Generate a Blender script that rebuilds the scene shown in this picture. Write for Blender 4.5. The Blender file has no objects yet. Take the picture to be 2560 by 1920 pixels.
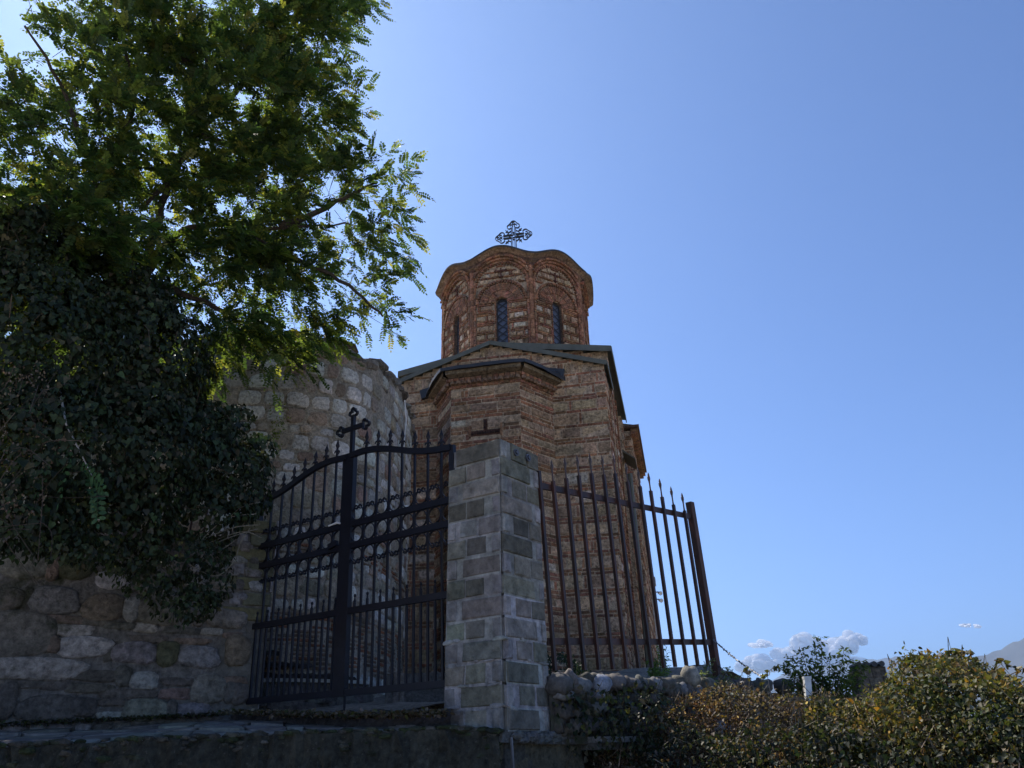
import bpy, math, random
import numpy as np
from mathutils import Vector, Matrix

# ------------------------------------------------------------------ camera, sky, sun, exposure
F = 1918.0; PIT = math.radians(25.85); ROL = math.radians(1.5)
scene = bpy.context.scene
COL = scene.collection
fw = np.array([0, math.cos(PIT), math.sin(PIT)])
up0 = np.array([0, -math.sin(PIT), math.cos(PIT)]); rt0 = np.array([1.0, 0, 0])
rt = math.cos(ROL) * rt0 - math.sin(ROL) * up0
up = math.sin(ROL) * rt0 + math.cos(ROL) * up0
cam = bpy.data.cameras.new('camera'); camo = bpy.data.objects.new('camera', cam); COL.objects.link(camo)
cam.sensor_width = 36; cam.lens = F / 2560 * 36; cam.clip_start = 0.05; cam.clip_end = 60000
M3 = Matrix(((rt[0], up[0], -fw[0]), (rt[1], up[1], -fw[1]), (rt[2], up[2], -fw[2])))
camo.matrix_world = M3.to_4x4()
scene.camera = camo

SUN_AZ, SUN_EL = -38.0, 50.0
world = bpy.data.worlds.new("World"); scene.world = world; world.use_nodes = True
wn = world.node_tree; bgn = wn.nodes['Background']
sky = wn.nodes.new('ShaderNodeTexSky'); sky.sky_type = 'NISHITA'; sky.sun_disc = False
sky.sun_elevation = math.radians(SUN_EL); sky.sun_rotation = math.radians(SUN_AZ)
sky.altitude = 3000; sky.air_density = 1.05; sky.dust_density = 1.3; sky.ozone_density = 3.0
tint = wn.nodes.new('ShaderNodeMix'); tint.data_type = 'RGBA'; tint.blend_type = 'MULTIPLY'; tint.inputs[0].default_value = 1.0
tint.inputs[7].default_value = (0.80, 0.94, 1.16, 1)
wn.links.new(sky.outputs[0], tint.inputs[6]); wn.links.new(tint.outputs[2], bgn.inputs[0]); bgn.inputs[1].default_value = 0.118
sl = bpy.data.lights.new('sun', 'SUN'); sl.energy = 5.0; sl.angle = math.radians(0.5); sl.color = (1.0, 0.93, 0.82)
so = bpy.data.objects.new('sun', sl); COL.objects.link(so)
a, b = math.radians(SUN_AZ), math.radians(SUN_EL)
sd = Vector((math.sin(a) * math.cos(b), math.cos(a) * math.cos(b), math.sin(b)))
so.rotation_euler = sd.to_track_quat('Z', 'Y').to_euler()
scene.view_settings.view_transform = 'Standard'; scene.view_settings.look = 'None'
scene.view_settings.exposure = 0.56; scene.view_settings.gamma = 1.0
scene.cycles.transparent_max_bounces = 12
scene.cycles.max_bounces = 7; scene.cycles.diffuse_bounces = 4; scene.cycles.volume_bounces = 0
GROUND = -1.65

# ------------------------------------------------------------------ helpers
def N(v):
    v = np.asarray(v, float); return v / (np.linalg.norm(v, axis=-1, keepdims=True) + 1e-12)
def ray(x, y):
    return N(fw * F + rt * (x - 1280) + up * (960 - y))
def at(x, y, D):
    r = ray(x, y); return r * D / math.hypot(r[0], r[1])
def onplane(x, y, p0, n):
    r = ray(x, y); return r * (np.dot(p0, n) / np.dot(r, n))
def azd(deg):
    a = math.radians(deg); return np.array([math.sin(a), math.cos(a), 0.0])
Z = np.array([0, 0, 1.0])
def jit(c, rng, s=0.12, h=0.04):
    k = 1 + rng.uniform(-s, s)
    return tuple(max(0.003, x * k * (1 + rng.uniform(-h, h))) for x in c)

class MB:
    def __init__(s): s.v = []; s.f = []; s.c = []; s.n = 0
    def add(s, vs, fs, col=(0.5, 0.5, 0.5)):
        n = s.n
        for v in vs: s.v.append((float(v[0]), float(v[1]), float(v[2])))
        s.n += len(vs)
        for f in fs: s.f.append(tuple(i + n for i in f)); s.c.append(col)
    def box(s, c, ax, ay, az, col=(0.5,)*3):
        c, ax, ay, az = [np.asarray(q, float) for q in (c, ax, ay, az)]
        vs = [c + i * ax + j * ay + k * az for i in (-1, 1) for j in (-1, 1) for k in (-1, 1)]
        s.add(vs, [(0, 1, 3, 2), (4, 6, 7, 5), (0, 4, 5, 1), (2, 3, 7, 6), (0, 2, 6, 4), (1, 5, 7, 3)], col)
    def bar(s, p0, p1, w, h, side, col=(0.5,)*3):
        p0 = np.asarray(p0, float); p1 = np.asarray(p1, float); d = N(p1 - p0)
        sd_ = N(np.asarray(side, float) - d * np.dot(side, d)); u = np.cross(d, sd_)
        s.box((p0 + p1) / 2, (p1 - p0) / 2, sd_ * w / 2, u * h / 2, col)
    def tube(s, pts, r, n=6, col=(0.5,)*3, closed=False, cap=True):
        pts = [np.asarray(p, float) for p in pts]; m = len(pts)
        rs = r if hasattr(r, '__len__') else [r] * m
        vs = []; prev = None
        for i, p in enumerate(pts):
            if closed: d = pts[(i + 1) % m] - pts[i - 1]
            else: d = pts[min(i + 1, m - 1)] - pts[max(i - 1, 0)]
            d = N(d)
            if prev is None:
                ref = np.array([0, 0, 1.0]) if abs(d[2]) < 0.9 else np.array([1.0, 0, 0])
                prev = N(np.cross(d, ref))
            a_ = N(prev - d * np.dot(prev, d)); b_ = np.cross(d, a_); prev = a_
            for k in range(n):
                t = 2 * math.pi * k / n
                vs.append(p + rs[i] * (math.cos(t) * a_ + math.sin(t) * b_))
        fs = []
        for i in range(m if closed else m - 1):
            j = (i + 1) % m
            for k in range(n):
                fs.append((i * n + k, i * n + (k + 1) % n, j * n + (k + 1) % n, j * n + k))
        if cap and not closed:
            fs.append(tuple(range(n))[::-1]); fs.append(tuple((m - 1) * n + k for k in range(n)))
        s.add(vs, fs, col)
    def ribbon(s, pts, wdir, w, t, col=(0.5,)*3, closed=False):
        """flat strip bent along pts; wdir = strip width direction, t = thickness"""
        pts = [np.asarray(p, float) for p in pts]; m = len(pts); wd = N(wdir)
        vs = []
        for i, p in enumerate(pts):
            d = N(pts[(i + 1) % m] - pts[i - 1]) if closed else N(pts[min(i + 1, m - 1)] - pts[max(i - 1, 0)])
            q = N(np.cross(d, wd))
            for (i1, i2) in ((-1, -1), (1, -1), (1, 1), (-1, 1)):
                vs.append(p + wd * w / 2 * i1 + q * t / 2 * i2)
        fs = []
        for i in range(m if closed else m - 1):
            j = (i + 1) % m
            for k in range(4): fs.append((i * 4 + k, i * 4 + (k + 1) % 4, j * 4 + (k + 1) % 4, j * 4 + k))
        if not closed: fs.append((0, 1, 2, 3)); fs.append(tuple((m - 1) * 4 + k for k in (3, 2, 1, 0)))
        s.add(vs, fs, col)
    def lathe(s, base, axis, prof, n=8, col=(0.5,)*3):
        """prof: (height, radius)"""
        base = np.asarray(base, float); ax = N(axis)
        s.tube([base + ax * h for h, r in prof], [r for h, r in prof], n, col)
    def build(s, name, mat, parent=None, smooth=False, loc=None):
        me = bpy.data.meshes.new(name)
        root = parent
        while root is not None and root.parent is not None: root = root.parent
        off = np.array(root.location) if root is not None else (np.array(loc, float) if loc is not None else np.zeros(3))
        if s.v: vs = np.array(s.v) - off
        else: vs = np.zeros((0, 3))
        me.from_pydata([tuple(q) for q in vs], [], s.f)
        at_ = me.attributes.new('Col', 'FLOAT_COLOR', 'FACE')
        at_.data.foreach_set('color', np.array([(*c, 1) for c in s.c], np.float32).ravel())
        if smooth: me.polygons.foreach_set('use_smooth', [True] * len(me.polygons))
        me.materials.append(mat); me.update()
        o = bpy.data.objects.new(name, me); COL.objects.link(o)
        if parent is not None: o.parent = parent
        elif loc is not None: o.location = loc
        return o

def tag(o, label=None, cat=None, group=None, kind=None):
    if label: o['label'] = label
    if cat: o['category'] = cat
    if group: o['group'] = group
    if kind: o['kind'] = kind
    return o
def thing(name, loc, label, cat, group=None):
    o = bpy.data.objects.new(name, None); COL.objects.link(o); o.location = [float(q) for q in loc]
    o.empty_display_size = 0.2
    return tag(o, label, cat, group)

class Leafer:
    """bulk builder for leaf faces"""
    def __init__(s): s.V = []; s.F = []; s.C = []; s.n = 0
    def add(s, pos, tip, nrm, L, W, col, shape, faces):
        pos = np.asarray(pos); n = len(pos)
        tip = N(tip); side = N(np.cross(tip, nrm)); nr = np.cross(side, tip)
        S = np.asarray(shape, float)
        L = np.broadcast_to(L, (n,)); W = np.broadcast_to(W, (n,))
        v = (pos[:, None, :] + tip[:, None, :] * (S[None, :, 0, None] * L[:, None, None])
             + side[:, None, :] * (S[None, :, 1, None] * W[:, None, None])
             + nr[:, None, :] * (S[None, :, 2, None] * W[:, None, None]))
        K = len(S); s.V.append(v.reshape(-1, 3))
        for f in faces:
            idx = np.array(f)[None, :] + (np.arange(n) * K)[:, None] + s.n
            s.F.append(idx); s.C.append(np.broadcast_to(col, (n, 3)))
        s.n += n * K
    def build(s, name, mat, parent=None, loc=None, extra=None):
        V = np.concatenate(s.V)
        root = parent
        while root is not None and root.parent is not None: root = root.parent
        off = np.array(root.location) if root is not None else (np.array(loc, float) if loc is not None else np.zeros(3))
        V = V - off
        me = bpy.data.meshes.new(name)
        loops = np.concatenate([f.ravel() for f in s.F]).astype(np.int32)
        tot = np.concatenate([np.full(len(f), f.shape[1]) for f in s.F]).astype(np.int32)
        st = np.concatenate([[0], np.cumsum(tot)[:-1]]).astype(np.int32)
        me.vertices.add(len(V)); me.vertices.foreach_set('co', V.astype(np.float32).ravel())
        me.loops.add(len(loops)); me.loops.foreach_set('vertex_index', loops)
        me.polygons.add(len(tot)); me.polygons.foreach_set('loop_start', st); me.polygons.foreach_set('loop_total', tot)
        me.update(calc_edges=True)
        at_ = me.attributes.new('Col', 'FLOAT_COLOR', 'FACE')
        c = np.concatenate(s.C); c = np.concatenate([c, np.ones((len(c), 1))], 1)
        at_.data.foreach_set('color', c.astype(np.float32).ravel())
        me.materials.append(mat)
        o = bpy.data.objects.new(name, me); COL.objects.link(o)
        if parent is not None: o.parent = parent
        elif loc is not None: o.location = loc
        return o
OVAL = ([(0, 0, 0), (.25, .42, .0), (.7, .45, -.03), (1, 0, -.06), (.7, -.45, -.03), (.25, -.42, 0)], [(0, 1, 2, 3, 4, 5)])
FOLD = ([(0, 0, 0), (.22, .5, .14), (.62, .42, .1), (1, 0, -.12), (.62, -.42, .1), (.22, -.5, .14)], [(0, 1, 2, 3), (0, 3, 4, 5)])
HEART = ([(0.04, 0, 0), (-.1, .3, .08), (.2, .56, .12), (.6, .34, .05), (1.05, 0, -.15), (.6, -.34, .05), (.2, -.56, .12), (-.1, -.3, .08)],
         [(0, 1, 2, 3, 4), (0, 4, 5, 6, 7)])

# ------------------------------------------------------------------ materials
def newmat(name):
    m = bpy.data.materials.new(name); m.use_nodes = True
    nt = m.node_tree; return m, nt, nt.nodes['Principled BSDF']
def nz(nt, co, scale, detail=5, rough=0.6, dist=0.0):
    t = nt.nodes.new('ShaderNodeTexNoise'); t.inputs['Scale'].default_value = scale
    t.inputs['Detail'].default_value = detail; t.inputs['Roughness'].default_value = rough
    t.inputs['Distortion'].default_value = dist
    nt.links.new(co, t.inputs['Vector']); return t
def rampn(nt, src, stops):
    r = nt.nodes.new('ShaderNodeValToRGB'); e = r.color_ramp.elements
    e[0].position, e[0].color = stops[0][0], (*stops[0][1], 1); e[1].position, e[1].color = stops[1][0], (*stops[1][1], 1)
    for p, c in stops[2:]:
        q = e.new(p); q.color = (*c, 1)
    nt.links.new(src, r.inputs[0]); return r
def mixn(nt, mode, a, b, fac=1.0):
    x = nt.nodes.new('ShaderNodeMix'); x.data_type = 'RGBA'; x.blend_type = mode
    if isinstance(fac, float): x.inputs[0].default_value = fac
    else: nt.links.new(fac, x.inputs[0])
    for i, q in ((6, a), (7, b)):
        if isinstance(q, tuple): x.inputs[i].default_value = (*q, 1)
        else: nt.links.new(q, x.inputs[i])
    return x.outputs[2]
def stone_mat(name, fine=40, coarse=3, lo=0.55, hi=1.35, bump=0.5, dist=0.02, rough=0.9, spots=0.0, patch=None, patchscale=1.2, patchrange=(0.5, 0.62), pit=0.0):
    m, nt, p = newmat(name)
    tc = nt.nodes.new('ShaderNodeTexCoord'); co = tc.outputs['Object']
    at_ = nt.nodes.new('ShaderNodeAttribute'); at_.attribute_name = 'Col'
    n1 = nz(nt, co, fine, 6, 0.7); n2 = nz(nt, co, coarse, 4, 0.6)
    r1 = rampn(nt, n1.outputs[0], [(0.3, (lo,)*3), (0.7, (hi,)*3)])
    r2 = rampn(nt, n2.outputs[0], [(0.3, (0.7, 0.7, 0.68)), (0.7, (1.25, 1.22, 1.2))])
    c = mixn(nt, 'MULTIPLY', at_.outputs['Color'], r1.outputs[0]); c = mixn(nt, 'MULTIPLY', c, r2.outputs[0])
    h = n1.outputs[0]
    if patch:
        n3 = nz(nt, co, patchscale, 6, 0.65, 0.4)
        r3 = rampn(nt, n3.outputs[0], [(patchrange[0], (0, 0, 0)), (patchrange[1], (1, 1, 1))])
        c = mixn(nt, 'MIX', c, patch, r3.outputs[0])
    if pit > 0:
        vo = nt.nodes.new('ShaderNodeTexVoronoi'); vo.inputs['Scale'].default_value = fine * 0.7
        nt.links.new(co, vo.inputs['Vector'])
        rv = rampn(nt, vo.outputs[0], [(0.08, (1 - pit,)*3), (0.32, (1, 1, 1))])
        c = mixn(nt, 'MULTIPLY', c, rv.outputs[0])
    if spots > 0:
        n4 = nz(nt, co, fine * 2.2, 2, 0.5)
        r4 = rampn(nt, n4.outputs[0], [(0.66, (0, 0, 0)), (0.7, (1, 1, 1))])
        sc = nt.nodes.new('ShaderNodeMath'); sc.operation = 'MULTIPLY'; sc.inputs[1].default_value = spots
        nt.links.new(r4.outputs[0], sc.inputs[0]); c = mixn(nt, 'MIX', c, (0.5, 0.48, 0.44), sc.outputs[0])
    nt.links.new(c, p.inputs['Base Color']); p.inputs['Roughness'].default_value = rough
    bp = nt.nodes.new('ShaderNodeBump'); bp.inputs['Strength'].default_value = bump; bp.inputs['Distance'].default_value = dist
    nt.links.new(h, bp.inputs['Height']); nt.links.new(bp.outputs[0], p.inputs['Normal'])
    p.inputs['Specular IOR Level'].default_value = 0.25
    return m
def leaf_mat(name, trans=0.45, rough=0.5, boost=(1.3, 1.5, 0.6), spec=0.35):
    m, nt, p = newmat(name)
    at_ = nt.nodes.new('ShaderNodeAttribute'); at_.attribute_name = 'Col'
    tc = nt.nodes.new('ShaderNodeTexCoord'); n = nz(nt, tc.outputs['Object'], 25, 2)
    r = rampn(nt, n.outputs[0], [(0.3, (0.75,)*3), (0.7, (1.25,)*3)])
    c = mixn(nt, 'MULTIPLY', at_.outputs['Color'], r.outputs[0])
    nt.links.new(c, p.inputs['Base Color']); p.inputs['Roughness'].default_value = rough
    p.inputs['Specular IOR Level'].default_value = spec
    t = nt.nodes.new('ShaderNodeBsdfTranslucent'); c2 = mixn(nt, 'MULTIPLY', c, boost); nt.links.new(c2, t.inputs[0])
    mx = nt.nodes.new('ShaderNodeMixShader'); mx.inputs[0].default_value = trans
    nt.links.new(p.outputs[0], mx.inputs[1]); nt.links.new(t.outputs[0], mx.inputs[2])
    nt.links.new(mx.outputs[0], nt.nodes['Material Output'].inputs[0])
    return m
def metal_mat(name, col, rust=None, rr=(0.5, 0.65), rough=0.5, metal=0.0, scale=8, spec=0.5):
    m, nt, p = newmat(name)
    tc = nt.nodes.new('ShaderNodeTexCoord'); co = tc.outputs['Object']
    n = nz(nt, co, scale, 6, 0.65); r = rampn(nt, n.outputs[0], [(0.3, tuple(x * 0.75 for x in col)), (0.7, tuple(x * 1.3 for x in col))])
    c = r.outputs[0]
    if rust:
        mp = nt.nodes.new('ShaderNodeMapping'); mp.inputs['Scale'].default_value = (1, 1, 0.25); nt.links.new(co, mp.inputs[0])
        n2 = nz(nt, mp.outputs[0], scale * 1.5, 6, 0.7); r2 = rampn(nt, n2.outputs[0], [(rr[0], (0, 0, 0)), (rr[1], (1, 1, 1))])
        c = mixn(nt, 'MIX', c, rust, r2.outputs[0])
    nt.links.new(c, p.inputs['Base Color']); p.inputs['Roughness'].default_value = rough; p.inputs['Metallic'].default_value = metal
    p.inputs['Specular IOR Level'].default_value = spec
    bp = nt.nodes.new('ShaderNodeBump'); bp.inputs['Strength'].default_value = 0.25; bp.inputs['Distance'].default_value = 0.004
    nf = nz(nt, co, 60, 4); nt.links.new(nf.outputs[0], bp.inputs['Height']); nt.links.new(bp.outputs[0], p.inputs['Normal'])
    return m

M_BRICK = stone_mat('byzantine_masonry', 16, 2.0, 0.42, 1.6, 1.0, 0.06, 0.95, patch=(0.13, 0.095, 0.07), patchscale=1.1, patchrange=(0.60, 0.78), pit=0.6)
M_RUIN = stone_mat('ruin_stone', 22, 2.0, 0.5, 1.45, 1.0, 0.05, 0.95, pit=0.35, patch=(.17, .135, .10), patchscale=1.6, patchrange=(.62, .8))
M_RUBBLE = stone_mat('rubble_stone', 16, 6, 0.4, 1.6, 1.0, 0.07, 0.9, patch=(0.035, 0.045, 0.018), patchscale=2.0, patchrange=(0.56, 0.7))
M_PILLAR = stone_mat('pillar_stone', 11, 3.5, 0.5, 1.45, 0.9, 0.04, 0.85, patch=(.10, .10, .075), patchscale=3.5, patchrange=(.64, .9))
M_GROUND = stone_mat('mossy_ground', 18, 2, 0.4, 1.6, 0.9, 0.05, 0.95, spots=0.08)
M_BOUNCE = stone_mat('pale_bounce_ground', 6, 0.3, 0.8, 1.2, 0.3, 0.02, 0.95)
M_FLAG = stone_mat('flagstone', 12, 3, 0.7, 1.25, 0.5, 0.02, 0.8)
M_COBBLE = stone_mat('cobble', 25, 6, 0.6, 1.4, 0.5, 0.02, 0.8, patch=(0.05, 0.055, 0.03), patchscale=5, patchrange=(0.55, 0.7))
M_LEAF = leaf_mat('locust_leaf', 0.6, 0.5, (2.1, 2.1, 0.85), .25)
M_IVY = leaf_mat('ivy_leaf', 0.25, 0.5, (1.3, 1.4, 0.6), 0.2)
M_DRY = leaf_mat('creeper_leaf', 0.4, 0.6, (1.4, 1.3, 0.6))
M_BARK = stone_mat('bark', 30, 5, 0.5, 1.4, 0.8, 0.02, 0.95)
M_GATE = metal_mat('black_gate_paint', (0.008, 0.008, 0.013), None, rough=0.45, spec=0.3)
M_FENCE = metal_mat('rusty_paint', (0.022, 0.012, 0.011), (0.075, 0.022, 0.010), (0.45, 0.7), rough=0.5)
M_POST = metal_mat('rusty_post', (0.04, 0.02, 0.016), (0.11, 0.038, 0.02), (0.46, 0.66), rough=0.7)
M_LEAD = metal_mat('lead_flashing', (0.085, 0.088, 0.066), (0.11, 0.11, 0.09), (0.5, 0.75), rough=0.6, scale=4)
M_LEADD = metal_mat('dark_lead', (0.024, 0.026, 0.030), None, rough=0.55)
M_WHITE = metal_mat('white_plastic', (0.6, 0.6, 0.58), None, rough=0.4)
M_GLASS = metal_mat('window_glass', (0.085, 0.10, 0.14), None, rough=0.3, spec=0.4)
M_WIRE = metal_mat('galvanised_wire', (0.12, 0.12, 0.13), None, rough=0.4, metal=0.6)

# ------------------------------------------------------------------ masonry generators
def unit(mb, Pf, xa, xb, za, zb, out, bev, col, rng, j=0.006, back=-0.03):
    """one brick or block: Pf(x,z,out) -> point"""
    def q(x, z, o): return Pf(x + rng.uniform(-j, j), z + rng.uniform(-j, j), o + rng.uniform(-j, j) * 0.7)
    b = min(bev, (xb - xa) * 0.3, (zb - za) * 0.3)
    vs = [q(xa, za, back), q(xb, za, back), q(xb, zb, back), q(xa, zb, back),
          q(xa + b * .3, za + b * .3, out - b * .6), q(xb - b * .3, za + b * .3, out - b * .6), q(xb - b * .3, zb - b * .3, out - b * .6), q(xa + b * .3, zb - b * .3, out - b * .6),
          q(xa + b, za + b, out), q(xb - b, za + b, out), q(xb - b, zb - b, out), q(xa + b, zb - b, out)]
    mb.add(vs, [(0, 1, 5, 4), (1, 2, 6, 5), (2, 3, 7, 6), (3, 0, 4, 7), (4, 5, 9, 8), (5, 6, 10, 9), (6, 7, 11, 10), (7, 4, 8, 11), (8, 9, 10, 11)], col)
BR = (0.30, 0.15, 0.088); BR2 = (0.23, 0.125, 0.076); ST = (0.41, 0.295, 0.19); ST2 = (0.31, 0.215, 0.138); MO = (0.43, 0.33, 0.23)
def brickcol(rng): return jit(BR if rng.random() < .6 else BR2, rng, 0.3, 0.1)
def stonecol(rng):
    r = rng.random()
    return jit(ST if r < .55 else (ST2 if r < .9 else (0.54, 0.44, 0.35)), rng, 0.22, 0.05)
def field(mb, Pf, x0, x1, z0, z1, ok, rng, hs=(0.13, 0.2), bh=0.04, js=0.016, nbs=(1, 2, 2, 3), slen=(0.2, 0.45), proud=0.012, tuft=1.0, wav=0.0):
    z = z0; band = False
    w1 = rng.uniform(0, 6)
    def wz(x, z): return wav * math.sin(x * 1.7 + w1 + z * 0.5)
    while z < z1:
        if not band:
            h = rng.uniform(*hs); x = x0 + rng.uniform(-0.2, 0)
            while x < x1:
                if rng.random() < 0.38 * tuft:
                    for _ in range(rng.choice([1, 1, 2, 2, 3])):
                        xa, xb = max(x, x0), min(x + bh * .95, x1); x += bh * .95 + js
                        o = wz(xa, z)
                        if xb - xa > 0.02 and ok(xa, xb, z + o, z + h + o): unit(mb, Pf, xa, xb, z + o, z + h + o, proud * rng.uniform(.3, 1.4), .008, brickcol(rng), rng)
                L = rng.uniform(*slen); xa, xb = max(x, x0), min(x + L, x1); x += L + js * 1.4
                o = wz(xa, z)
                if xb - xa > 0.05:
                    if ok(xa, xb, z + o, z + h + o): unit(mb, Pf, xa, xb, z + o, z + h + o, proud * rng.uniform(0, 1.8), .018, stonecol(rng), rng, 0.007)
                    elif L > 0.15:
                        k = max(2, int((xb - xa) / 0.07)); 
                        for i in range(k):
                            u0 = xa + (xb - xa) * i / k; u1 = xa + (xb - xa) * (i + 1) / k
                            if ok(u0, u1, z + o, z + h + o): unit(mb, Pf, u0, u1, z + o, z + h + o, proud * rng.uniform(0, 1.5), .012, stonecol(rng), rng, .004)
            z += h + js
        else:
            for _ in range(rng.choice(nbs)):
                x = x0 - rng.uniform(0, 0.3)
                while x < x1:
                    L = rng.uniform(0.2, 0.36); xa, xb = max(x, x0), min(x + L, x1); x += L + js
                    o = wz(xa, z)
                    if xb - xa > 0.03:
                        if ok(xa, xb, z + o, z + bh + o): unit(mb, Pf, xa, xb, z + o, z + bh + o, proud * rng.uniform(.4, 1.6), .008, brickcol(rng), rng)
                        else:
                            k = max(2, int((xb - xa) / 0.05))
                            for i in range(k):
                                u0 = xa + (xb - xa) * i / k; u1 = xa + (xb - xa) * (i + 1) / k
                                if ok(u0, u1, z + o, z + bh + o): unit(mb, Pf, u0, u1, z + o, z + bh + o, proud * rng.uniform(.4, 1.4), .006, brickcol(rng), rng, .002)
                z += bh + js
        band = not band
def backing(mb, Pf, x0, x1, z0, z1, ok, out, col, step=0.06):
    nx = max(1, int(round((x1 - x0) / step))); nz_ = max(1, int(round((z1 - z0) / step)))
    for i in range(nx):
        for k in range(nz_):
            a0 = x0 + (x1 - x0) * i / nx; a1 = x0 + (x1 - x0) * (i + 1) / nx
            c0 = z0 + (z1 - z0) * k / nz_; c1 = z0 + (z1 - z0) * (k + 1) / nz_
            if ok(a0, a1, c0, c1): mb.add([Pf(a0, c0, out), Pf(a1, c0, out), Pf(a1, c1, out), Pf(a0, c1, out)], [(0, 1, 2, 3)], col)
def puff(mb, Pf, cx, cz, w, h, dep, rng, col, sq=3.0, n=14, rot=0.0):
    """rounded field stone bulging out of a wall"""
    ph = [rng.uniform(0, 6.28) for _ in range(4)]
    ir = []
    for k in range(n):
        t = 2 * math.pi * k / n
        c, s_ = math.cos(t), math.sin(t)
        r = (abs(c) ** sq + abs(s_) ** sq) ** (-1 / sq)
        r *= 1 + 0.05 * math.sin(2 * t + ph[0]) + 0.05 * math.sin(3 * t + ph[1]) + 0.03 * math.sin(5 * t + ph[2])
        x, z = r * c * w / 2, r * s_ * h / 2
        ir.append((x * math.cos(rot) - z * math.sin(rot), x * math.sin(rot) + z * math.cos(rot)))
    vs = []
    for f, o in ((1.0, -0.03), (0.97, dep * .45), (0.85, dep * .8), (0.55, dep)):
        for k, (x, z) in enumerate(ir):
            vs.append(Pf(cx + x * f, cz + z * f, o + (rng.uniform(-.12, .12) * dep if f < .9 else 0)))
    vs.append(Pf(cx, cz, dep * rng.uniform(.9, 1.15)))
    fs = []
    for i in range(3):
        for k in range(n): fs.append((i * n + k, i * n + (k + 1) % n, (i + 1) * n + (k + 1) % n, (i + 1) * n + k))
    for k in range(n): fs.append((3 * n + k, 3 * n + (k + 1) % n, 4 * n))
    mb.add(vs, fs, col)
def boulder(mb, c, ax, ay, az, rng, col, nu=12, nv=8, rough=0.12):
    c = np.asarray(c, float); fr = [(rng.uniform(1, 3), rng.uniform(1, 3), rng.uniform(1, 3), rng.uniform(0, 6.28)) for _ in range(4)]
    vs = []
    for i in range(nv + 1):
        ph = math.pi * i / nv
        for k in range(nu):
            t = 2 * math.pi * k / nu
            d = (math.sin(ph) * math.cos(t), math.sin(ph) * math.sin(t), math.cos(ph))
            d = tuple(math.copysign(abs(q) ** 0.85, q) for q in d)
            r = 1 + sum(rough * .6 * math.sin(a_ * d[0] * 2 + b_ * d[1] * 2 + c_ * d[2] * 2 + p_) for a_, b_, c_, p_ in fr)
            vs.append(c + r * (d[0] * np.asarray(ax) + d[1] * np.asarray(ay) + d[2] * np.asarray(az)))
    fs = [(i * nu + k, i * nu + (k + 1) % nu, (i + 1) * nu + (k + 1) % nu, (i + 1) * nu + k) for i in range(nv) for k in range(nu)]
    mb.add(vs, fs, col)
def anyok(*a): return True

# ------------------------------------------------------------------ the setting: ground, hills
rng = random.Random(7)
P0 = at(1262, 1827, 7.0); P0[2] = 0                      # front edge of the gate pillar
GD = azd(-55.5); FD = azd(43); WD = azd(59)
G0 = at(1117, 1705, 7.5); G0[2] = 0
mb = MB(); R_ = 25000
mb.add([(-R_, -R_, GROUND), (R_, -R_, GROUND), (R_, R_, GROUND), (-R_, R_, GROUND)], [(0, 1, 2, 3)], (0.60, 0.52, 0.42))  # made pale so sunlit ground out of view bounces fill onto shaded walls
tag(mb.build('ground', M_BOUNCE), kind='structure')
mb = MB(); vr = random.Random(2); nn_ = 40
vs = [(1.0 + 13 * i / nn_ + vr.uniform(-.1, .1), -1.0 + 10.5 * j / nn_, GROUND + .02 + vr.uniform(0, .05)) for j in range(nn_ + 1) for i in range(nn_ + 1)]
mb.add(vs, [(j * (nn_ + 1) + i, j * (nn_ + 1) + i + 1, (j + 1) * (nn_ + 1) + i + 1, (j + 1) * (nn_ + 1) + i) for j in range(nn_) for i in range(nn_)], (.05, .055, .025))
tag(mb.build('bounce_cut_sheet', M_GROUND, smooth=True), kind='structure')  # unseen dark sheet added to cut ground bounce below the creepers
mb = MB(); mb.add([(-R_, 27, GROUND + .012), (R_, 27, GROUND + .012), (R_, R_, GROUND + .012), (-R_, R_, GROUND + .012), (14, 9.5, GROUND + .012), (300, 9.5, GROUND + .012), (300, 27, GROUND + .012), (14, 27, GROUND + .012)], [(0, 1, 2, 3), (4, 5, 6, 7)], (.09, .10, .05))
tag(mb.build('valley_floor', M_GROUND), kind='structure')
def court_h(x, y):
    d = (x - G0[0]) * 0.35 + (y - 7.6)
    h = 0.42 + 0.085 * max(0, min(d, 2.0)) + 0.13 * max(0, d - 2.0)
    h -= 3.0 * max(0.0, min(1.0, (x - 2.6 - max(0, y - 9) * .12) / 3.0)) ** 1.3
    h += 0.02 * math.sin(x * 3 + y * 2) + 0.015 * math.sin(x * 7 - y * 5)
    return min(h, 1.35)
mb = MB()
# courtyard, a raised terrace behind gate and walls
nx, ny = 60, 60
def cpt(i, j):
    u = i / nx; v = j / ny
    yy = 7.35 + 18 * v
    # front limit follows gate, retaining walls
    xl, xr = -9.5, 8.0
    x = xl + (xr - xl) * u
    if x < -3.0: y0 = 9.05 + (x + 3.0) * 0.60 + 0.25
    elif x < -0.66: y0 = 9.0 + (x + 2.95) * (7.47 - 9.0) / (2.29) - 0.12
    else: y0 = 7.75 + (x + 0.66) * 1.07
    y = y0 + (26 - y0) * v ** 1.6
    return (x, y, court_h(x, y))
vs = [cpt(i, j) for j in range(ny + 1) for i in range(nx + 1)]
fs = [(j * (nx + 1) + i, j * (nx + 1) + i + 1, (j + 1) * (nx + 1) + i + 1, (j + 1) * (nx + 1) + i) for j in range(ny) for i in range(nx)]
mb.add(vs, fs, (0.20, 0.18, 0.15))
tag(mb.build('courtyard_ground', M_GROUND, smooth=True), kind='structure')

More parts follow.
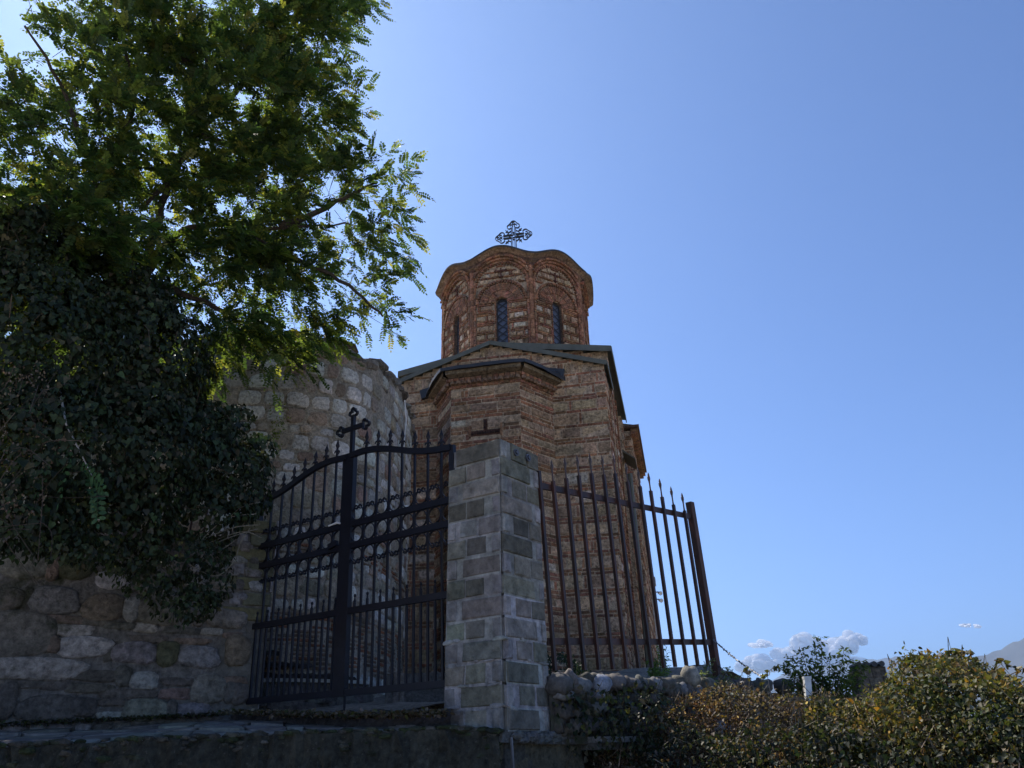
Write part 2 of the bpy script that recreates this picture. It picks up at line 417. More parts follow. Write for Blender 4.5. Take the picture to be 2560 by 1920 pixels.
# flagstone path in front of the gate, its step and its bank
edge = [at(x, y, D) for x, y, D in [(0, 1862, 6.6), (300, 1848, 6.75), (600, 1836, 6.9), (870, 1826, 7.0), (1140, 1818, 7.05)]]
edge = [edge[0] + (edge[0] - edge[2]) * 1.6] + edge + [P0 + np.array([-.05, -.05, .19])]
inner = [np.array(q) for q in [(-7.0, 6.8, .33), (-4.93, 7.95, .34), (-4.04, 8.5, .36), (-3.1, 9.0, .44), (-1.62, 7.95, .33), (-.9, 7.5, .30), (-.5, 7.3, .28)]]
def strip(A, B, n, fn=lambda p, i, j: p, m=10):
    """surface between polylines A and B, resampled"""
    def rs(P, n):
        P = [np.asarray(p, float) for p in P]; L = [0]
        for i in range(1, len(P)): L.append(L[-1] + np.linalg.norm(P[i] - P[i - 1]))
        out = []
        for k in range(n + 1):
            t = L[-1] * k / n; i = min(len(P) - 2, max(0, int(np.searchsorted(L, t)) - 1))
            f = (t - L[i]) / (L[i + 1] - L[i] + 1e-9); out.append(P[i] * (1 - f) + P[i + 1] * f)
        return out
    a_, b_ = rs(A, n), rs(B, n)
    vs = [fn(a_[i] * (1 - j / m) + b_[i] * j / m, i, j) for j in range(m + 1) for i in range(n + 1)]
    fs = [(j * (n + 1) + i, j * (n + 1) + i + 1, (j + 1) * (n + 1) + i + 1, (j + 1) * (n + 1) + i) for j in range(m) for i in range(n)]
    return vs, fs
mb = MB(); vs, fs = strip(edge, inner, 60, lambda p, i, j: p + Z * (-0.03 + 0.012 * math.sin(i * .9) * math.sin(j)), 10)
mb.add(vs, fs, (0.05, 0.055, 0.045))
path = tag(mb.build('path', M_GROUND, smooth=True), kind='structure')
# flagstones laid over the path bed: irregular slabs
mb = MB(); nA = 34; mA = 6
gr = random.Random(77)
J = {}
def gpt(i, j):
    if (i, j) not in J:
        a_ = min(max(i / nA + (gr.uniform(-.42, .42) / nA if 0 < i < nA else 0), 0), 1); b_ = min(max(j / mA + (gr.uniform(-.4, .4) / mA if 0 < j < mA else 0), 0), 1)
        def along(P, t):
            P = [np.asarray(p, float) for p in P]; L = np.concatenate([[0], np.cumsum([np.linalg.norm(P[k + 1] - P[k]) for k in range(len(P) - 1)])]); q = t * L[-1]
            return np.array([np.interp(q, L, [p[c] for p in P]) for c in range(3)])
        J[(i, j)] = along(edge, a_) * (1 - b_) + along(inner, a_) * b_
    return J[(i, j)]
used = set()
for j in range(mA):
    for i in range(nA):
        if (i, j) in used: continue
        w_ = 1
        if i + 1 < nA and gr.random() < .45 and (i + 1, j) not in used: w_ = 2; used.add((i + 1, j))
        q = [gpt(i + k, j) for k in range(w_ + 1)] + [gpt(i + k, j + 1) for k in range(w_, -1, -1)]
        cen = sum(q) / len(q); poly = []
        for e0 in range(len(q)):
            p1, p2 = q[e0], q[(e0 + 1) % len(q)]
            for t in (0.15, 0.5, 0.85): poly.append(cen + (p1 * (1 - t) + p2 * t - cen) * gr.uniform(.86, .985))
        hh = gr.uniform(-.022, .004) ; n = len(poly); c = jit((0.17, 0.163, 0.15), gr, .35, .05)
        tl = np.array([gr.uniform(-.02, .02), gr.uniform(-.03, .03)])
        mb.add([p + Z * (hh + float((p - cen)[:2] @ tl)) for p in poly] + [p + Z * (hh - .05) for p in poly], [tuple(range(n))] + [(k, (k + 1) % n, n + (k + 1) % n, n + k) for k in range(n)], c)
tag(mb.build('flagstone_path', M_FLAG), kind='structure')
# mossy concrete bank below the path
mb = MB(); low = [np.array([p[0] + .1, p[1] - 0.25, GROUND - .1]) for p in edge]
def bankfn(p, i, j):
    r = random.Random(i * 31 + j); k = 0.05
    return p + np.array([0, r.uniform(-k, k) - (0.03 if j > 8 else 0), r.uniform(-k, k) * (j < 10) - 0.012])
vs, fs = strip(low, [e + np.array([0, -.02, -.005]) for e in edge], 110, bankfn, 12)
mb.add(vs, fs, (0.045, 0.045, 0.035))
be = [edge[k_] * (1 - t_) + edge[k_ + 1] * t_ for k_ in range(len(edge) - 1) for t_ in np.linspace(0, 1, 30)]; br_ = random.Random(8)
for _ in range(420):
    p = be[br_.randrange(len(be))]; dz_ = -abs(br_.gauss(0, .10)) if br_.random() < .6 else .0; q = br_.uniform(.012, .045)
    boulder(mb, p + np.array([br_.uniform(-.03, .03), -.02 + br_.uniform(-.02, .03), dz_ - .005]), np.array([q * 1.5, 0, 0]), np.array([0, q, 0]), Z * q * .55, br_, jit(br_.choice([(.05, .055, .035), (.035, .045, .02), (.08, .078, .065)]), br_, .3), 7, 5)
tag(mb.build('bank', M_GROUND), kind='structure')
# step under the gate
mb = MB()
st_a = [np.array([-3.05, 8.75, .45]), np.array([-1.56, 7.50, .40]), np.array([-.60, 7.18, .37])]
st_b = [p + np.array([.25, .55, .01]) for p in st_a]
vs, fs = strip(st_a, st_b, 30, lambda p, i, j: p + Z * .012 * math.sin(i * 1.7), 3); mb.add(vs, fs, (0.15, 0.145, 0.14))
vs, fs = strip([p - Z * .25 + np.array([0, -.03, 0]) for p in st_a], st_a, 40, lambda p, i, j: p + np.array([0, random.Random(i * 7 + j).uniform(-.02, .02), .012 * math.sin(i * 1.3) if j == 5 else 0]), 5); mb.add(vs, fs, (0.055, 0.05, 0.05))
tag(mb.build('stone_step', M_GROUND), kind='structure')

# far mountains
def ridge(name, pts, D, col, th=2500, seed=3):
    r = np.random.default_rng(seed); mb = MB(); base = []
    xs = np.linspace(pts[0][0], pts[-1][0], 90); ys = np.interp(xs, [p[0] for p in pts], [p[1] for p in pts])
    top = [at(x, y, D) for x, y in zip(xs, ys)]
    rows = 9; vs = []
    for j in range(rows):
        f = j / (rows - 1)
        for i, t in enumerate(top):
            dirn = N(np.array([t[0], t[1], 0])); hgt = t[2] - GROUND
            wob = hgt * .10 * math.sin(i * .35 + j * 1.1) * math.sin(f * math.pi)
            k = r.uniform(-.012, .012) * hgt
            vs.append(np.array([t[0], t[1], 0]) - dirn * th * (1 - f) + Z * (GROUND + hgt * f ** 1.3 + wob + k))
    n = len(top)
    for t in top:
        dirn = N(np.array([t[0], t[1], 0])); vs.append(np.array([t[0], t[1], GROUND]) + dirn * th)
    fs = [(j * n + i, j * n + i + 1, (j + 1) * n + i + 1, (j + 1) * n + i) for j in range(rows) for i in range(n - 1)]
    mb.add(vs, fs, col); return tag(mb.build(name, M_HILL, smooth=True), kind='structure')
M_HILL = stone_mat('hill_cover', 0.004, 0.0008, 0.7, 1.3, 0.0)
ridge('mountain', [(2150, 1800), (2330, 1700), (2440, 1640), (2475, 1634), (2500, 1625), (2530, 1608), (2560, 1594), (2620, 1560), (2700, 1545), (2900, 1620), (3100, 1760)], 9000, (0.10, 0.11, 0.11), 1800, 3)
ridge('far_mountain', [(1780, 1790), (1900, 1720), (1960, 1683), (2060, 1664), (2150, 1650), (2180, 1649), (2240, 1642), (2290, 1648), (2420, 1665), (2600, 1690), (2800, 1780)], 12500, (0.10, 0.11, 0.11), 1500, 5)

# ------------------------------------------------------------------ the church
TH = math.radians(11.5)
EU = np.array([math.cos(TH), -math.sin(TH), 0]); EV = np.array([math.sin(TH), math.cos(TH), 0])
C0 = at(1566, 1570, 14.0); C0[2] = 0
def CP(u, v, z): return C0 + EU * u + EV * v + Z * z
church = thing('church', CP(-2.34, 3, 1.0), 'small brick and stone church with a domed octagonal drum behind the iron gate', 'church')
CW = 4.69; PK = -CW / 2
def gable(eave, peak, c=PK, half=CW / 2): return lambda u: peak - (peak - eave) * abs(u - c) / half
# chancel (east) wall
g1 = gable(7.10, 7.88)
mb = MB(); Pf = lambda x, z, o: CP(x, -o, z)
okf = lambda a, b, c, d: d < min(g1(a), g1(b)) - .01
backing(mb, Pf, -CW, 0, 0.8, 7.9, lambda a, b, c, d: (c + d) / 2 < g1((a + b) / 2), 0.0, MO, .07)
field(mb, Pf, -CW, 0, 1.0, 7.9, okf, random.Random(11), hs=(.15, .24), bh=.05, nbs=(1, 1, 2, 2), slen=(.22, .55), tuft=.8, wav=.015)
tag(mb.build('chancel_wall', M_BRICK, church))
# south (right) side wall, naos end walls, far block
mb = MB(); rs = random.Random(12)
def side(u0, v0, v1, z0, z1, back=0.0):
    P = lambda x, z, o: CP(u0 + o, x, z)
    backing(mb, P, v0, v1, z0, z1, anyok, -.005 + back, MO, .12)
    field(mb, P, v0, v1, z0, z1, lambda a, b, c, d: d < z1, rs, hs=(.15, .22), bh=.05, nbs=(1, 2, 2), tuft=.7, proud=.016)
side(0.0, 0, 0.55, .8, 7.0); side(-.10, .55, 1.15, .8, 6.9); side(0.0, 1.15, 1.6, .8, 7.9); side(-.12, 1.6, 2.5, .8, 7.9)
side(-.02, 2.5, 2.9, .8, 7.9); side(-.14, 2.9, 4.6, .8, 7.9); side(.02, 4.6, 5.2, .8, 7.9)
for vv, (ua, ub) in {0.55: (-.10, 0), 1.15: (-.10, 0), 1.6: (-.12, 0), 2.5: (-.12, -.02), 2.9: (-.14, -.02), 4.6: (-.14, .02)}.items():
    zt_ = 6.9 if vv < 1.5 else 7.9; mb.add([CP(ua, vv, .8), CP(ub, vv, .8), CP(ub, vv, zt_), CP(ua, vv, zt_)], [(0, 1, 2, 3)], MO)
tag(mb.build('side_wall', M_BRICK, church))
for (v, zt) in ((0.56, 6.9), (1.62, 7.6), (2.92, 7.6)):      # brick orders of the blind arches
    mb = MB(); z = 1.0
    while z < zt:
        c = brickcol(rs); mb.box(CP(-.02, v, z + .025), EU * .045, EV * .10, Z * .02, c); mb.box(CP(-.06, v + .09, z + .055), EU * .045, EV * .08, Z * .02, brickcol(rs)); z += .075
    tag(mb.build('arch_order', M_BRICK, church))
mb = MB()
P = lambda x, z, o: CP(x, 5.2 - o, z)
field(mb, P, 0.0, .22, .8, 7.7, lambda a, b, c, d: d < 7.7, rs, bh=.05, slen=(.12, .2))
mb.add([CP(-1, 5.2, .8), CP(.2, 5.2, .8), CP(.2, 5.2, 7.7), CP(-1, 5.2, 7.7)], [(0, 1, 2, 3)], MO)
side(.2, 5.2, 8.8, .8, 7.65)
for k in range(34):                                             # toothed brick cornice
    v = 5.15 + k * .112
    mb.box(CP(.27, v, 7.60), EU * .06, EV * .04, Z * .035, brickcol(rs)); mb.box(CP(.30, v + .05, 7.70), EU * .09, EV * .045, Z * .04, brickcol(rs))
mb.box(CP(.22, 7.0, 7.79), EU * .22, EV * 1.9, Z * .035, (.13, .08, .06))
tag(mb.build('transept_wall', M_BRICK, church))
mb = MB(); mb.box(CP(.16, 8.95, 3.2), EU * .14, EV * .16, Z * 2.4, (0.45, 0.44, 0.42)); mb.box(CP(.2, 8.95, 4.45), EU * .16, EV * .2, Z * .1, (0.45, 0.44, 0.42))
mb.box(CP(.12, 9.0, 5.7), EU * .1, EV * .1, Z * .5, (0.4, 0.39, 0.37))
tag(mb.build('portal_frame', M_FLAG, church))
mb = MB(); mb.tube([CP(.12, 4.3, 6.2), CP(.13, 4.3, 4.6), CP(.13, 4.3, 1.2)], .06, 8, (.06, .06, .06)); tag(mb.build('downpipe', M_LEAD, church))
mb = MB(); mb.add([CP(0, 4.0, 6.75), CP(.3, 4.0, 6.5), CP(.3, 4.9, 6.5), CP(0, 4.9, 6.75), CP(0, 4.0, 6.70), CP(.3, 4.0, 6.47), CP(.3, 4.9, 6.47), CP(0, 4.9, 6.70)], [(0, 1, 2, 3), (4, 5, 6, 7), (0, 1, 5, 4), (1, 2, 6, 5)], (.05,) * 3)
tag(mb.build('door_canopy', M_LEAD, church))
for zz in (4.05, 3.85):
    mb = MB(); mb.tube([CP(.25, 8.4, zz), CP(.42, 8.4, zz)], .02, 6, (.3,) * 3); mb.tube([CP(.42, 8.4, zz - .02), CP(.48, 8.3, zz - .06)], [.03, .06], 8, (.4,) * 3)
    tag(mb.build('floodlight', M_WHITE, church))
# naos east wall above the chancel roof + north side
g2 = gable(8.0, 8.42, PK, 2.42)
mb = MB(); P = lambda x, z, o: CP(x, 1.2 - o, z)
backing(mb, P, -CW - .05, .02, .8, 8.5, lambda a, b, c, d: (c + d) / 2 < g2((a + b) / 2), 0, MO, .09)
field(mb, P, -CW - .05, .02, 6.6, 8.5, lambda a, b, c, d: d < min(g2(a), g2(b)) - .02, rs, bh=.05, nbs=(1,), tuft=.6)
mb.add([CP(-CW, 0, .8), CP(-CW, 5.2, .8), CP(-CW, 5.2, 7.9), CP(-CW, 1.2, 7.9), CP(-CW, 1.2, 7.1), CP(-CW, 0, 7.1)], [(0, 1, 2, 3, 4, 5)], MO)
mb.add([CP(-CW, 9, .8), CP(.2, 9, .8), CP(.2, 9, 7.9), CP(-CW, 9, 7.9)], [(0, 1, 2, 3)], MO)
mb.add([CP(-CW, 5.2, .8), CP(-CW, 9, .8), CP(-CW, 9, 7.9), CP(-CW, 5.2, 7.9)], [(0, 1, 2, 3)], MO)
tag(mb.build('naos_wall', M_BRICK, church))
# roofs with folded lead verge
def gable_roof(name, g, c, half, v0, v1, over, lip=.095, th=.035, sideover=.13):
    mb = MB()
    for s_ in (-1, 1):
        ue = c + s_ * (half + sideover); ze = g(ue); zp = g(c)
        a0, a1 = np.array(CP(c, v0 - over, zp)), np.array(CP(ue, v0 - over, ze)); b0, b1 = CP(c, v1, zp), CP(ue, v1, ze)
        up_ = Z * th
        mb.add([a0 + up_, a1 + up_, b1 + up_, b0 + up_, a0, a1, b1, b0], [(0, 1, 2, 3), (4, 5, 6, 7), (0, 1, 5, 4), (1, 2, 6, 5)], (.5,) * 3)
        mb.bar(a0 + Z * (th - lip / 2) - EV * .012, a1 + Z * (th - lip / 2) - EV * .012, .02, lip, EV)       # verge band on the gable
        mb.bar(a1 + Z * (th - lip / 2) + EU * s_ * .012 + EV * .01, b1 + Z * (th - lip / 2) + EU * s_ * .012, .02, lip, EU)   # eave band on the side
        for k in range(1, 9):                                                   # bulging nail heads
            p = a0 + (a1 - a0) * (k / 9) + Z * (th - lip * .65) - EV * .024
            mb.box(p, EU * .012, EV * .006, Z * .012)
    return mb.build(name, M_LEAD, church)
g1r = gable(7.12, 7.90); g2r = gable(8.02, 8.44, PK, 2.42)
gable_roof('chancel_roof', g1r, PK, CW / 2, 0, 1.2, .10, sideover=.06)
gable_roof('naos_roof', g2r, PK, CW / 2 + .05, 1.2, 5.2, .16, .14, .06, sideover=.06)
mb = MB()
mb.add([CP(-CW, 5.2, 8.0), CP(.4, 5.2, 7.84), CP(.4, 8.9, 7.84), CP(-CW, 8.9, 8.0), CP(PK, 5.2, 8.5), CP(PK, 8.9, 8.5)], [(0, 4, 5, 3), (4, 1, 2, 5), (0, 1, 4), (3, 5, 2)], (.5,) * 3)
tag(mb.build('west_roof', M_LEAD, church))
# drum base block between roofs
# ---- apse
AF = .8
apts = [(-3.50, 0.0), (-2.98, -AF), (-1.60, -AF), (-1.09, 0.0)]
mb = MB(); ra = random.Random(21); ZA = 6.55
for (p, q) in zip(apts[:-1], apts[1:]):
    A = CP(p[0], p[1], 0); B = CP(q[0], q[1], 0); L = np.linalg.norm(B - A); t = (B - A) / L; n = np.array([t[1], -t[0], 0])
    Pf = lambda x, z, o, A=A, t=t, n=n: A + t * x + n * o + Z * z
    main = abs(p[1] - q[1]) < .01
    wz0, wz1, wx = 3.6, 5.45, L / 2
    def oka(a, b, c, d, main=main, wx=wx):
        if d > ZA: return False
        if main and b > wx - .30 and a < wx + .30 and d > 5.44 and c < 5.80: return False
        return True
    backing(mb, Pf, 0, L, .5, ZA + .4, anyok, 0, MO, .12)
    field(mb, Pf, 0.0, L, .6, ZA, oka, ra, hs=(.11, .17), bh=.062, nbs=(2, 2, 3), slen=(.25, .55), tuft=.35, proud=.012, wav=.012)
    # two toothed courses and corbelled bands under the eaves
    x = 0.0
    while x < L - .03:
        cc = (L / 2 - x - .03) / (L / 2)
        for zz, o, hh in ((ZA + .02, .03, .028), (ZA + .145, .10, .03)):
            unit(mb, Pf, x - cc * o * .4, x + .10 - cc * o * .4, zz - hh, zz + hh, o, .004, brickcol(ra), ra)
        Pm = Pf(x + .05, ZA + .085, .07)
        mb.box(Pm, (t + n) * .03, (t - n) * .03, Z * .03, jit((.24, .16, .11), ra, .3))
        x += .108
    mb.add([Pf(0, ZA + .17, 0), Pf(L, ZA + .17, 0), Pf(L + .07, ZA + .23, .2), Pf(-.07, ZA + .23, .2)], [(0, 1, 2, 3)], (.16, .12, .08))
    mb.add([Pf(-.07, ZA + .23, .2), Pf(L + .07, ZA + .23, .2), Pf(L + .07, ZA + .31, .2), Pf(-.07, ZA + .31, .2)], [(0, 1, 2, 3)], (.19, .15, .10))
    if main:
        mb.box(Pf(wx - .17, 5.72, .0), t * .115, n * .012, Z * .085, stonecol(ra)); mb.box(Pf(wx + .17, 5.72, .0), t * .115, n * .012, Z * .085, stonecol(ra))
    if main:      # cross of pierced brickwork
        for i in range(-5, 6):
            mb.box(Pf(wx + i * .05, 5.55, .012), (t + Z) * .016, n * .012, (t - Z) * .016, (.045, .025, .02))
        mb.box(Pf(wx, 5.55, .001), t * .3, n * .006, Z * .055, (.10, .05, .035))
        mb.box(Pf(wx, 5.71, .002), t * .04, n * .006, Z * .12, (.10, .05, .035))
        for i in range(3): mb.box(Pf(wx, 5.65 + i * .06, .014), (t + Z) * .016, n * .01, (t - Z) * .016, (.045, .025, .02))
        for s_ in (-1, 1): mb.box(Pf(wx + s_ * .31, 5.59, .004), t * .022, n * .016, Z * .13, brickcol(ra))
apse = tag(mb.build('apse', M_BRICK, church))
mb = MB(); ov = .24
ro = [CP(-3.80, -.02, 6.80), CP(-3.14, -AF - ov, 6.86), CP(-1.44, -AF - ov, 6.87), CP(-.80, -.02, 6.84)]
rb = [CP(-3.74, 0, 7.0), CP(-2.8, 0.0, 7.28), CP(-1.8, 0.0, 7.30), CP(-.84, 0.0, 7.08)]
# rounded eave line
def smooth(P, k=8):
    out = []
    for i in range(len(P) - 1):
        p0 = P[max(0, i - 1)]; p1 = P[i]; p2 = P[i + 1]; p3 = P[min(len(P) - 1, i + 2)]
        for j in range(k):
            t = j / k; out.append(.5 * ((2 * p1) + (-p0 + p2) * t + (2 * p0 - 5 * p1 + 4 * p2 - p3) * t * t + (-p0 + 3 * p1 - 3 * p2 + p3) * t ** 3))
    out.append(P[-1]); return out
ro_s = [r * .35 + l * .65 for r, l in zip(smooth(ro), [ro[0] + (ro[1] - ro[0]) * t for t in np.linspace(0, 1, 8, endpoint=False)] + [ro[1] + (ro[2] - ro[1]) * t for t in np.linspace(0, 1, 8, endpoint=False)] + [ro[2] + (ro[3] - ro[2]) * t for t in np.linspace(0, 1, 9)])]
rb_s = smooth(rb); m_ = len(ro_s)
rr_ = random.Random(5); ro_s = [p + Z * rr_.uniform(-.006, .01) for p in ro_s]
vs = [p + Z * .05 for p in ro_s] + rb_s + [p - Z * .02 for p in ro_s] + [p - Z * .12 for p in rb_s]
mb.add(vs, [(i, i + 1, m_ + i + 1, m_ + i) for i in range(m_ - 1)] + [(i, i + 1, 2 * m_ + i + 1, 2 * m_ + i) for i in range(m_ - 1)] + [(2 * m_ + i, 2 * m_ + i + 1, 3 * m_ + i + 1, 3 * m_ + i) for i in range(m_ - 1)], (.5,) * 3)
mb.add([ro_s[-1] - Z * .02, rb_s[-1] - Z * .12, rb_s[-1], ro_s[-1] + Z * .05], [(0, 1, 2, 3)], (.5,) * 3)
mb.bar(CP(-1.62, -.05, 7.14), CP(-.82, -.05, 6.97), .09, .20, EV); mb.bar(CP(-3.86, -.05, 6.86), CP(-3.35, -.05, 6.98), .09, .20, EV)
tag(mb.build('apse_roof', M_LEADD, church))
# thin concrete screed between soffit and apse brickwork is part of the apse above

# ---- drum
DS = 1.54; AP = DS * 1.2071; DU, DV = -2.536, 2.0 + AP
DC = CP(DU, DV, 0)
def oct_r(phi):   # distance to octagon wall; phi measured from +EU
    k = (phi - math.radians(0)) % (math.pi / 4); k = min(k, math.pi / 4 - k) if False else ((phi) % (math.pi / 4))
    k = abs(((phi + math.pi / 8) % (math.pi / 4)) - math.pi / 8)
    return AP / math.cos(k)
rd = random.Random(33)
mb = MB(); mc = MB()
def in_win(x, z, g=0.0):
    if abs(x) > .14 + g: return False
    if z < 10.2: return True
    return x * x + (z - 10.2) ** 2 < (.14 + g) ** 2
panes = []
for k in range(8):
    ang = math.radians(45 * k); n = EU * math.cos(ang) + EV * math.sin(ang); t = np.cross(Z, n)
    Pf = lambda x, z, o, n=n, t=t: DC + n * (AP + o) + t * x + Z * z
    hw = DS / 2
    def okw(a, b, c, d): return not in_win((a + b) / 2, (c + d) / 2, .01)
    backing(mb, Pf, -hw, hw, 8.0, 11.52, okw, -.03, MO, .07)
    zb_ = 10.2; R2c = 10.70; R2 = .62
    def okc(a, b, c, d):
        if d > zb_ + .05: return False
        return not (b > -.17 and a < .17)
    field(mb, Pf, -.64, .64, 8.1, 10.2, okc, rd, hs=(.12, .155), bh=.036, js=.014, nbs=(2, 2, 3), slen=(.12, .3), tuft=1.3, proud=.01)
    # jamb bricks
    z = 8.1
    while z < 10.2:
        for s_ in (-1, 1): unit(mb, Pf, min(s_ * .145, s_ * .175), max(s_ * .145, s_ * .175), z, z + .045, .008, .003, brickcol(rd), rd, .002, back=-.12)
        z += .06
    def ring(r0, r1, cz, cnt, o, a0=0, a1=180, colf=brickcol, gap=.18):
        for i in range(cnt):
            f0 = math.radians(a0 + (a1 - a0) * (i + gap / 2) / cnt); f1 = math.radians(a0 + (a1 - a0) * (i + 1 - gap / 2) / cnt)
            pts = []
            for (f, r) in ((f0, r0), (f0, r1), (f1, r1), (f1, r0)): pts.append((r * math.cos(f), cz + r * math.sin(f)))
            if max(abs(p[0]) for p in pts) > .74: continue
            c = colf(rd); oo = o + rd.uniform(-.004, .006)
            mb.add([Pf(x, z, -.03) for x, z in pts] + [Pf(x, z, oo) for x, z in pts], [(4, 5, 6, 7), (0, 1, 5, 4), (1, 2, 6, 5), (2, 3, 7, 6), (3, 0, 4, 7)], c)
    vc = lambda r: jit((.24, .13, .08) if r.random() < .3 else BR, r, .3, .1)
    ring(.15, .34, 10.2, 17, .012, colf=vc); ring(.355, .545, 10.2, 26, .018, colf=vc)
    ring(.575, .615, 10.2, 26, .035, gap=.5); ring(.62, .66, 10.2, 14, .03, gap=.1)
    # tympanum
    def okt(a, b, c, d):
        for x in (a, b):
            if x * x + (c - 10.2) ** 2 < .675 ** 2: return False
            for z in (c, d):
                if z > R2c and x * x + (z - R2c) ** 2 > R2 ** 2: return False
        if b > -.05 and a < .05 and c < 11.24 and d > 10.9: return False
        return abs(a) < .62 and abs(b) < .62
    field(mb, Pf, -.6, .6, 10.24, 11.35, okt, rd, hs=(.10, .14), bh=.034, js=.016, nbs=(1,), slen=(.14, .28), tuft=.5, proud=.012)
    for (x, z, w, h) in ((0, 11.06, .016, .15), (-.055, 11.12, .010, .03), (.055, 11.12, .010, .03), (0, 11.13, .15, .014), (-.14, 11.13, .01, .04), (.14, 11.13, .01, .04), (0, 10.95, .06, .010)):
        mb.box(Pf(x, z, .0), t * w, n * .02, Z * h, (.12, .055, .04))
    ring(R2 + .005, R2 + .045, R2c, 26, .035, gap=.5); ring(R2 + .05, R2 + .10, R2c, 30, .03, gap=.12)
    ring(R2 + .115, R2 + .165, R2c, 16, .075, 12, 168, gap=.08); ring(R2 + .18, R2 + .23, R2c, 16, .12, 20, 160, gap=.08)
    # spandrels
    def oks(a, b, c, d):
        return min(a * a, b * b) + (c - R2c) ** 2 > (R2 + .10) ** 2 and (c > R2c or max(abs(a), abs(b)) > .62) and d < 11.5
    field(mb, Pf, -.74, .74, 10.72, 11.5, oks, rd, hs=(.07, .1), bh=.034, js=.014, nbs=(1, 2), slen=(.06, .12), tuft=.4, proud=.02)
    # edge strips of brick beside the colonnettes
    z = 8.05
    while z < 10.85:
        h = rd.uniform(.1, .2)
        for s_ in (-1, 1):
            a_, b_ = sorted((s_ * .655, s_ * .71)); unit(mb, Pf, a_, b_, z, z + h, .03, .004, brickcol(rd), rd, .003)
        z += h + .012
    # window
    wmb = MB(); M0 = -.20
    out = [(-.14, 8.2), (-.14, 10.2)] + [(-.14 * math.cos(q), 10.2 + .14 * math.sin(q)) for q in np.linspace(0, math.pi, 9)[1:-1]] + [(.14, 10.2), (.14, 8.2)]
    L_ = len(out)
    mb.add([Pf(x, z, -.02) for x, z in out] + [Pf(x, z, -.24) for x, z in out], [(i, i + 1, L_ + i + 1, L_ + i) for i in range(L_ - 1)], (.16, .11, .08))
    win = wmb; wmb.tube([Pf(x * .93, z, -.105) for x, z in out], .013, 5, (.02,) * 3)
    fr = None
    z = 8.25
    while z < 10.3:
        for s_ in (-1, 1):
            zz1 = z + .2
            wmb.bar(Pf(-.125 * s_, z, -.10), Pf(.125 * s_, min(zz1, 10.33), -.10 + .004 * s_), .008, .024, n, (.02,) * 3)
        z += .2
    wo = tag(win.build('window', M_LEADD, church))
    pm = MB(); pm.add([Pf(x, z, -.125) for x, z in out], [tuple(range(L_))], (.5,) * 3)
    tag(pm.build('pane', M_GLASS, wo))
tag(mb.build('drum', M_BRICK, church))
for k in range(8):
    ang = math.radians(22.5 + 45 * k); r = AP / math.cos(math.pi / 8)
    p = DC + (EU * math.cos(ang) + EV * math.sin(ang)) * (r - .035); cm = MB(); z = 8.0
    while z < 11.15:
        h = rd.uniform(.14, .24); cm.tube([p + Z * z, p + Z * (z + h)], .065 + rd.uniform(-.004, .004), 8, jit(BR, rd, .3), cap=True); z += h + .01
    tag(cm.build('colonnette', M_BRICK, church))
# undulating cornice, dome
mb = MB(); mf = MB(); nph = 160
def bump(phi): return (0.5 + 0.5 * math.cos(8 * phi)) ** 0.8
def cor(phi, f, dz):
    ri = oct_r(phi) - .03; roo = .5 * (ri + .27) + .5 * 2.19
    r = ri + (roo - ri) * f
    return DC + (EU * math.cos(phi) + EV * math.sin(phi)) * r + Z * (11.30 + .27 * bump(phi) + dz)
rows = [(0, -.14), (.18, -.12), (.2, -.04), (.42, -.02), (.45, .05), (.72, .08), (.95, .10), (1.0, .115)]
vs = [cor(2 * math.pi * i / nph, f, dz + .008 * math.sin(i * 2.3)) for f, dz in rows for i in range(nph)]
nr = len(rows)
for j in range(nr - 1):
    for i in range(nph):
        idx = (j * nph + i, j * nph + (i + 1) % nph, (j + 1) * nph + (i + 1) % nph, (j + 1) * nph + i)
        base_ = [(.22, .125, .085), (.12, .07, .05), (.26, .18, .125), (.12, .07, .05), (.24, .165, .115), (.2, .14, .095), (.18, .125, .085)][j]
        mb.add([vs[q] for q in idx], [(0, 1, 2, 3)], jit(base_, rd, .25) if (i // 3) % 2 else base_)
tag(mb.build('cornice', M_BRICK, church))
mb = MB(); rows = [(1.0, .105), (1.035, .115), (1.035, .15), (.98, .165)]
V_ = [[cor(2 * math.pi * i / nph, f, dz) for i in range(nph)] for f, dz in rows]
for kk in range(1, 8):
    f = kk / 7
    row = []
    for i in range(nph):
        phi = 2 * math.pi * i / nph; p = V_[3][i]; z0_ = p[2]
        rr2 = np.linalg.norm((p - DC)[:2]) * (1 - f)
        zz = (z0_ * (1 - f) + 11.55 * f) + .95 * f ** 1.25
        row.append(DC + (EU * math.cos(phi) + EV * math.sin(phi)) * max(rr2, .03) + Z * zz)
    V_.append(row)
flat = [p for r in V_ for p in r]
mb.add(flat, [(j * nph + i, j * nph + (i + 1) % nph, (j + 1) * nph + (i + 1) % nph, (j + 1) * nph + i) for j in range(len(V_) - 1) for i in range(nph)], (.5,) * 3)
tag(mb.build('dome', M_LEADD, church, smooth=False))
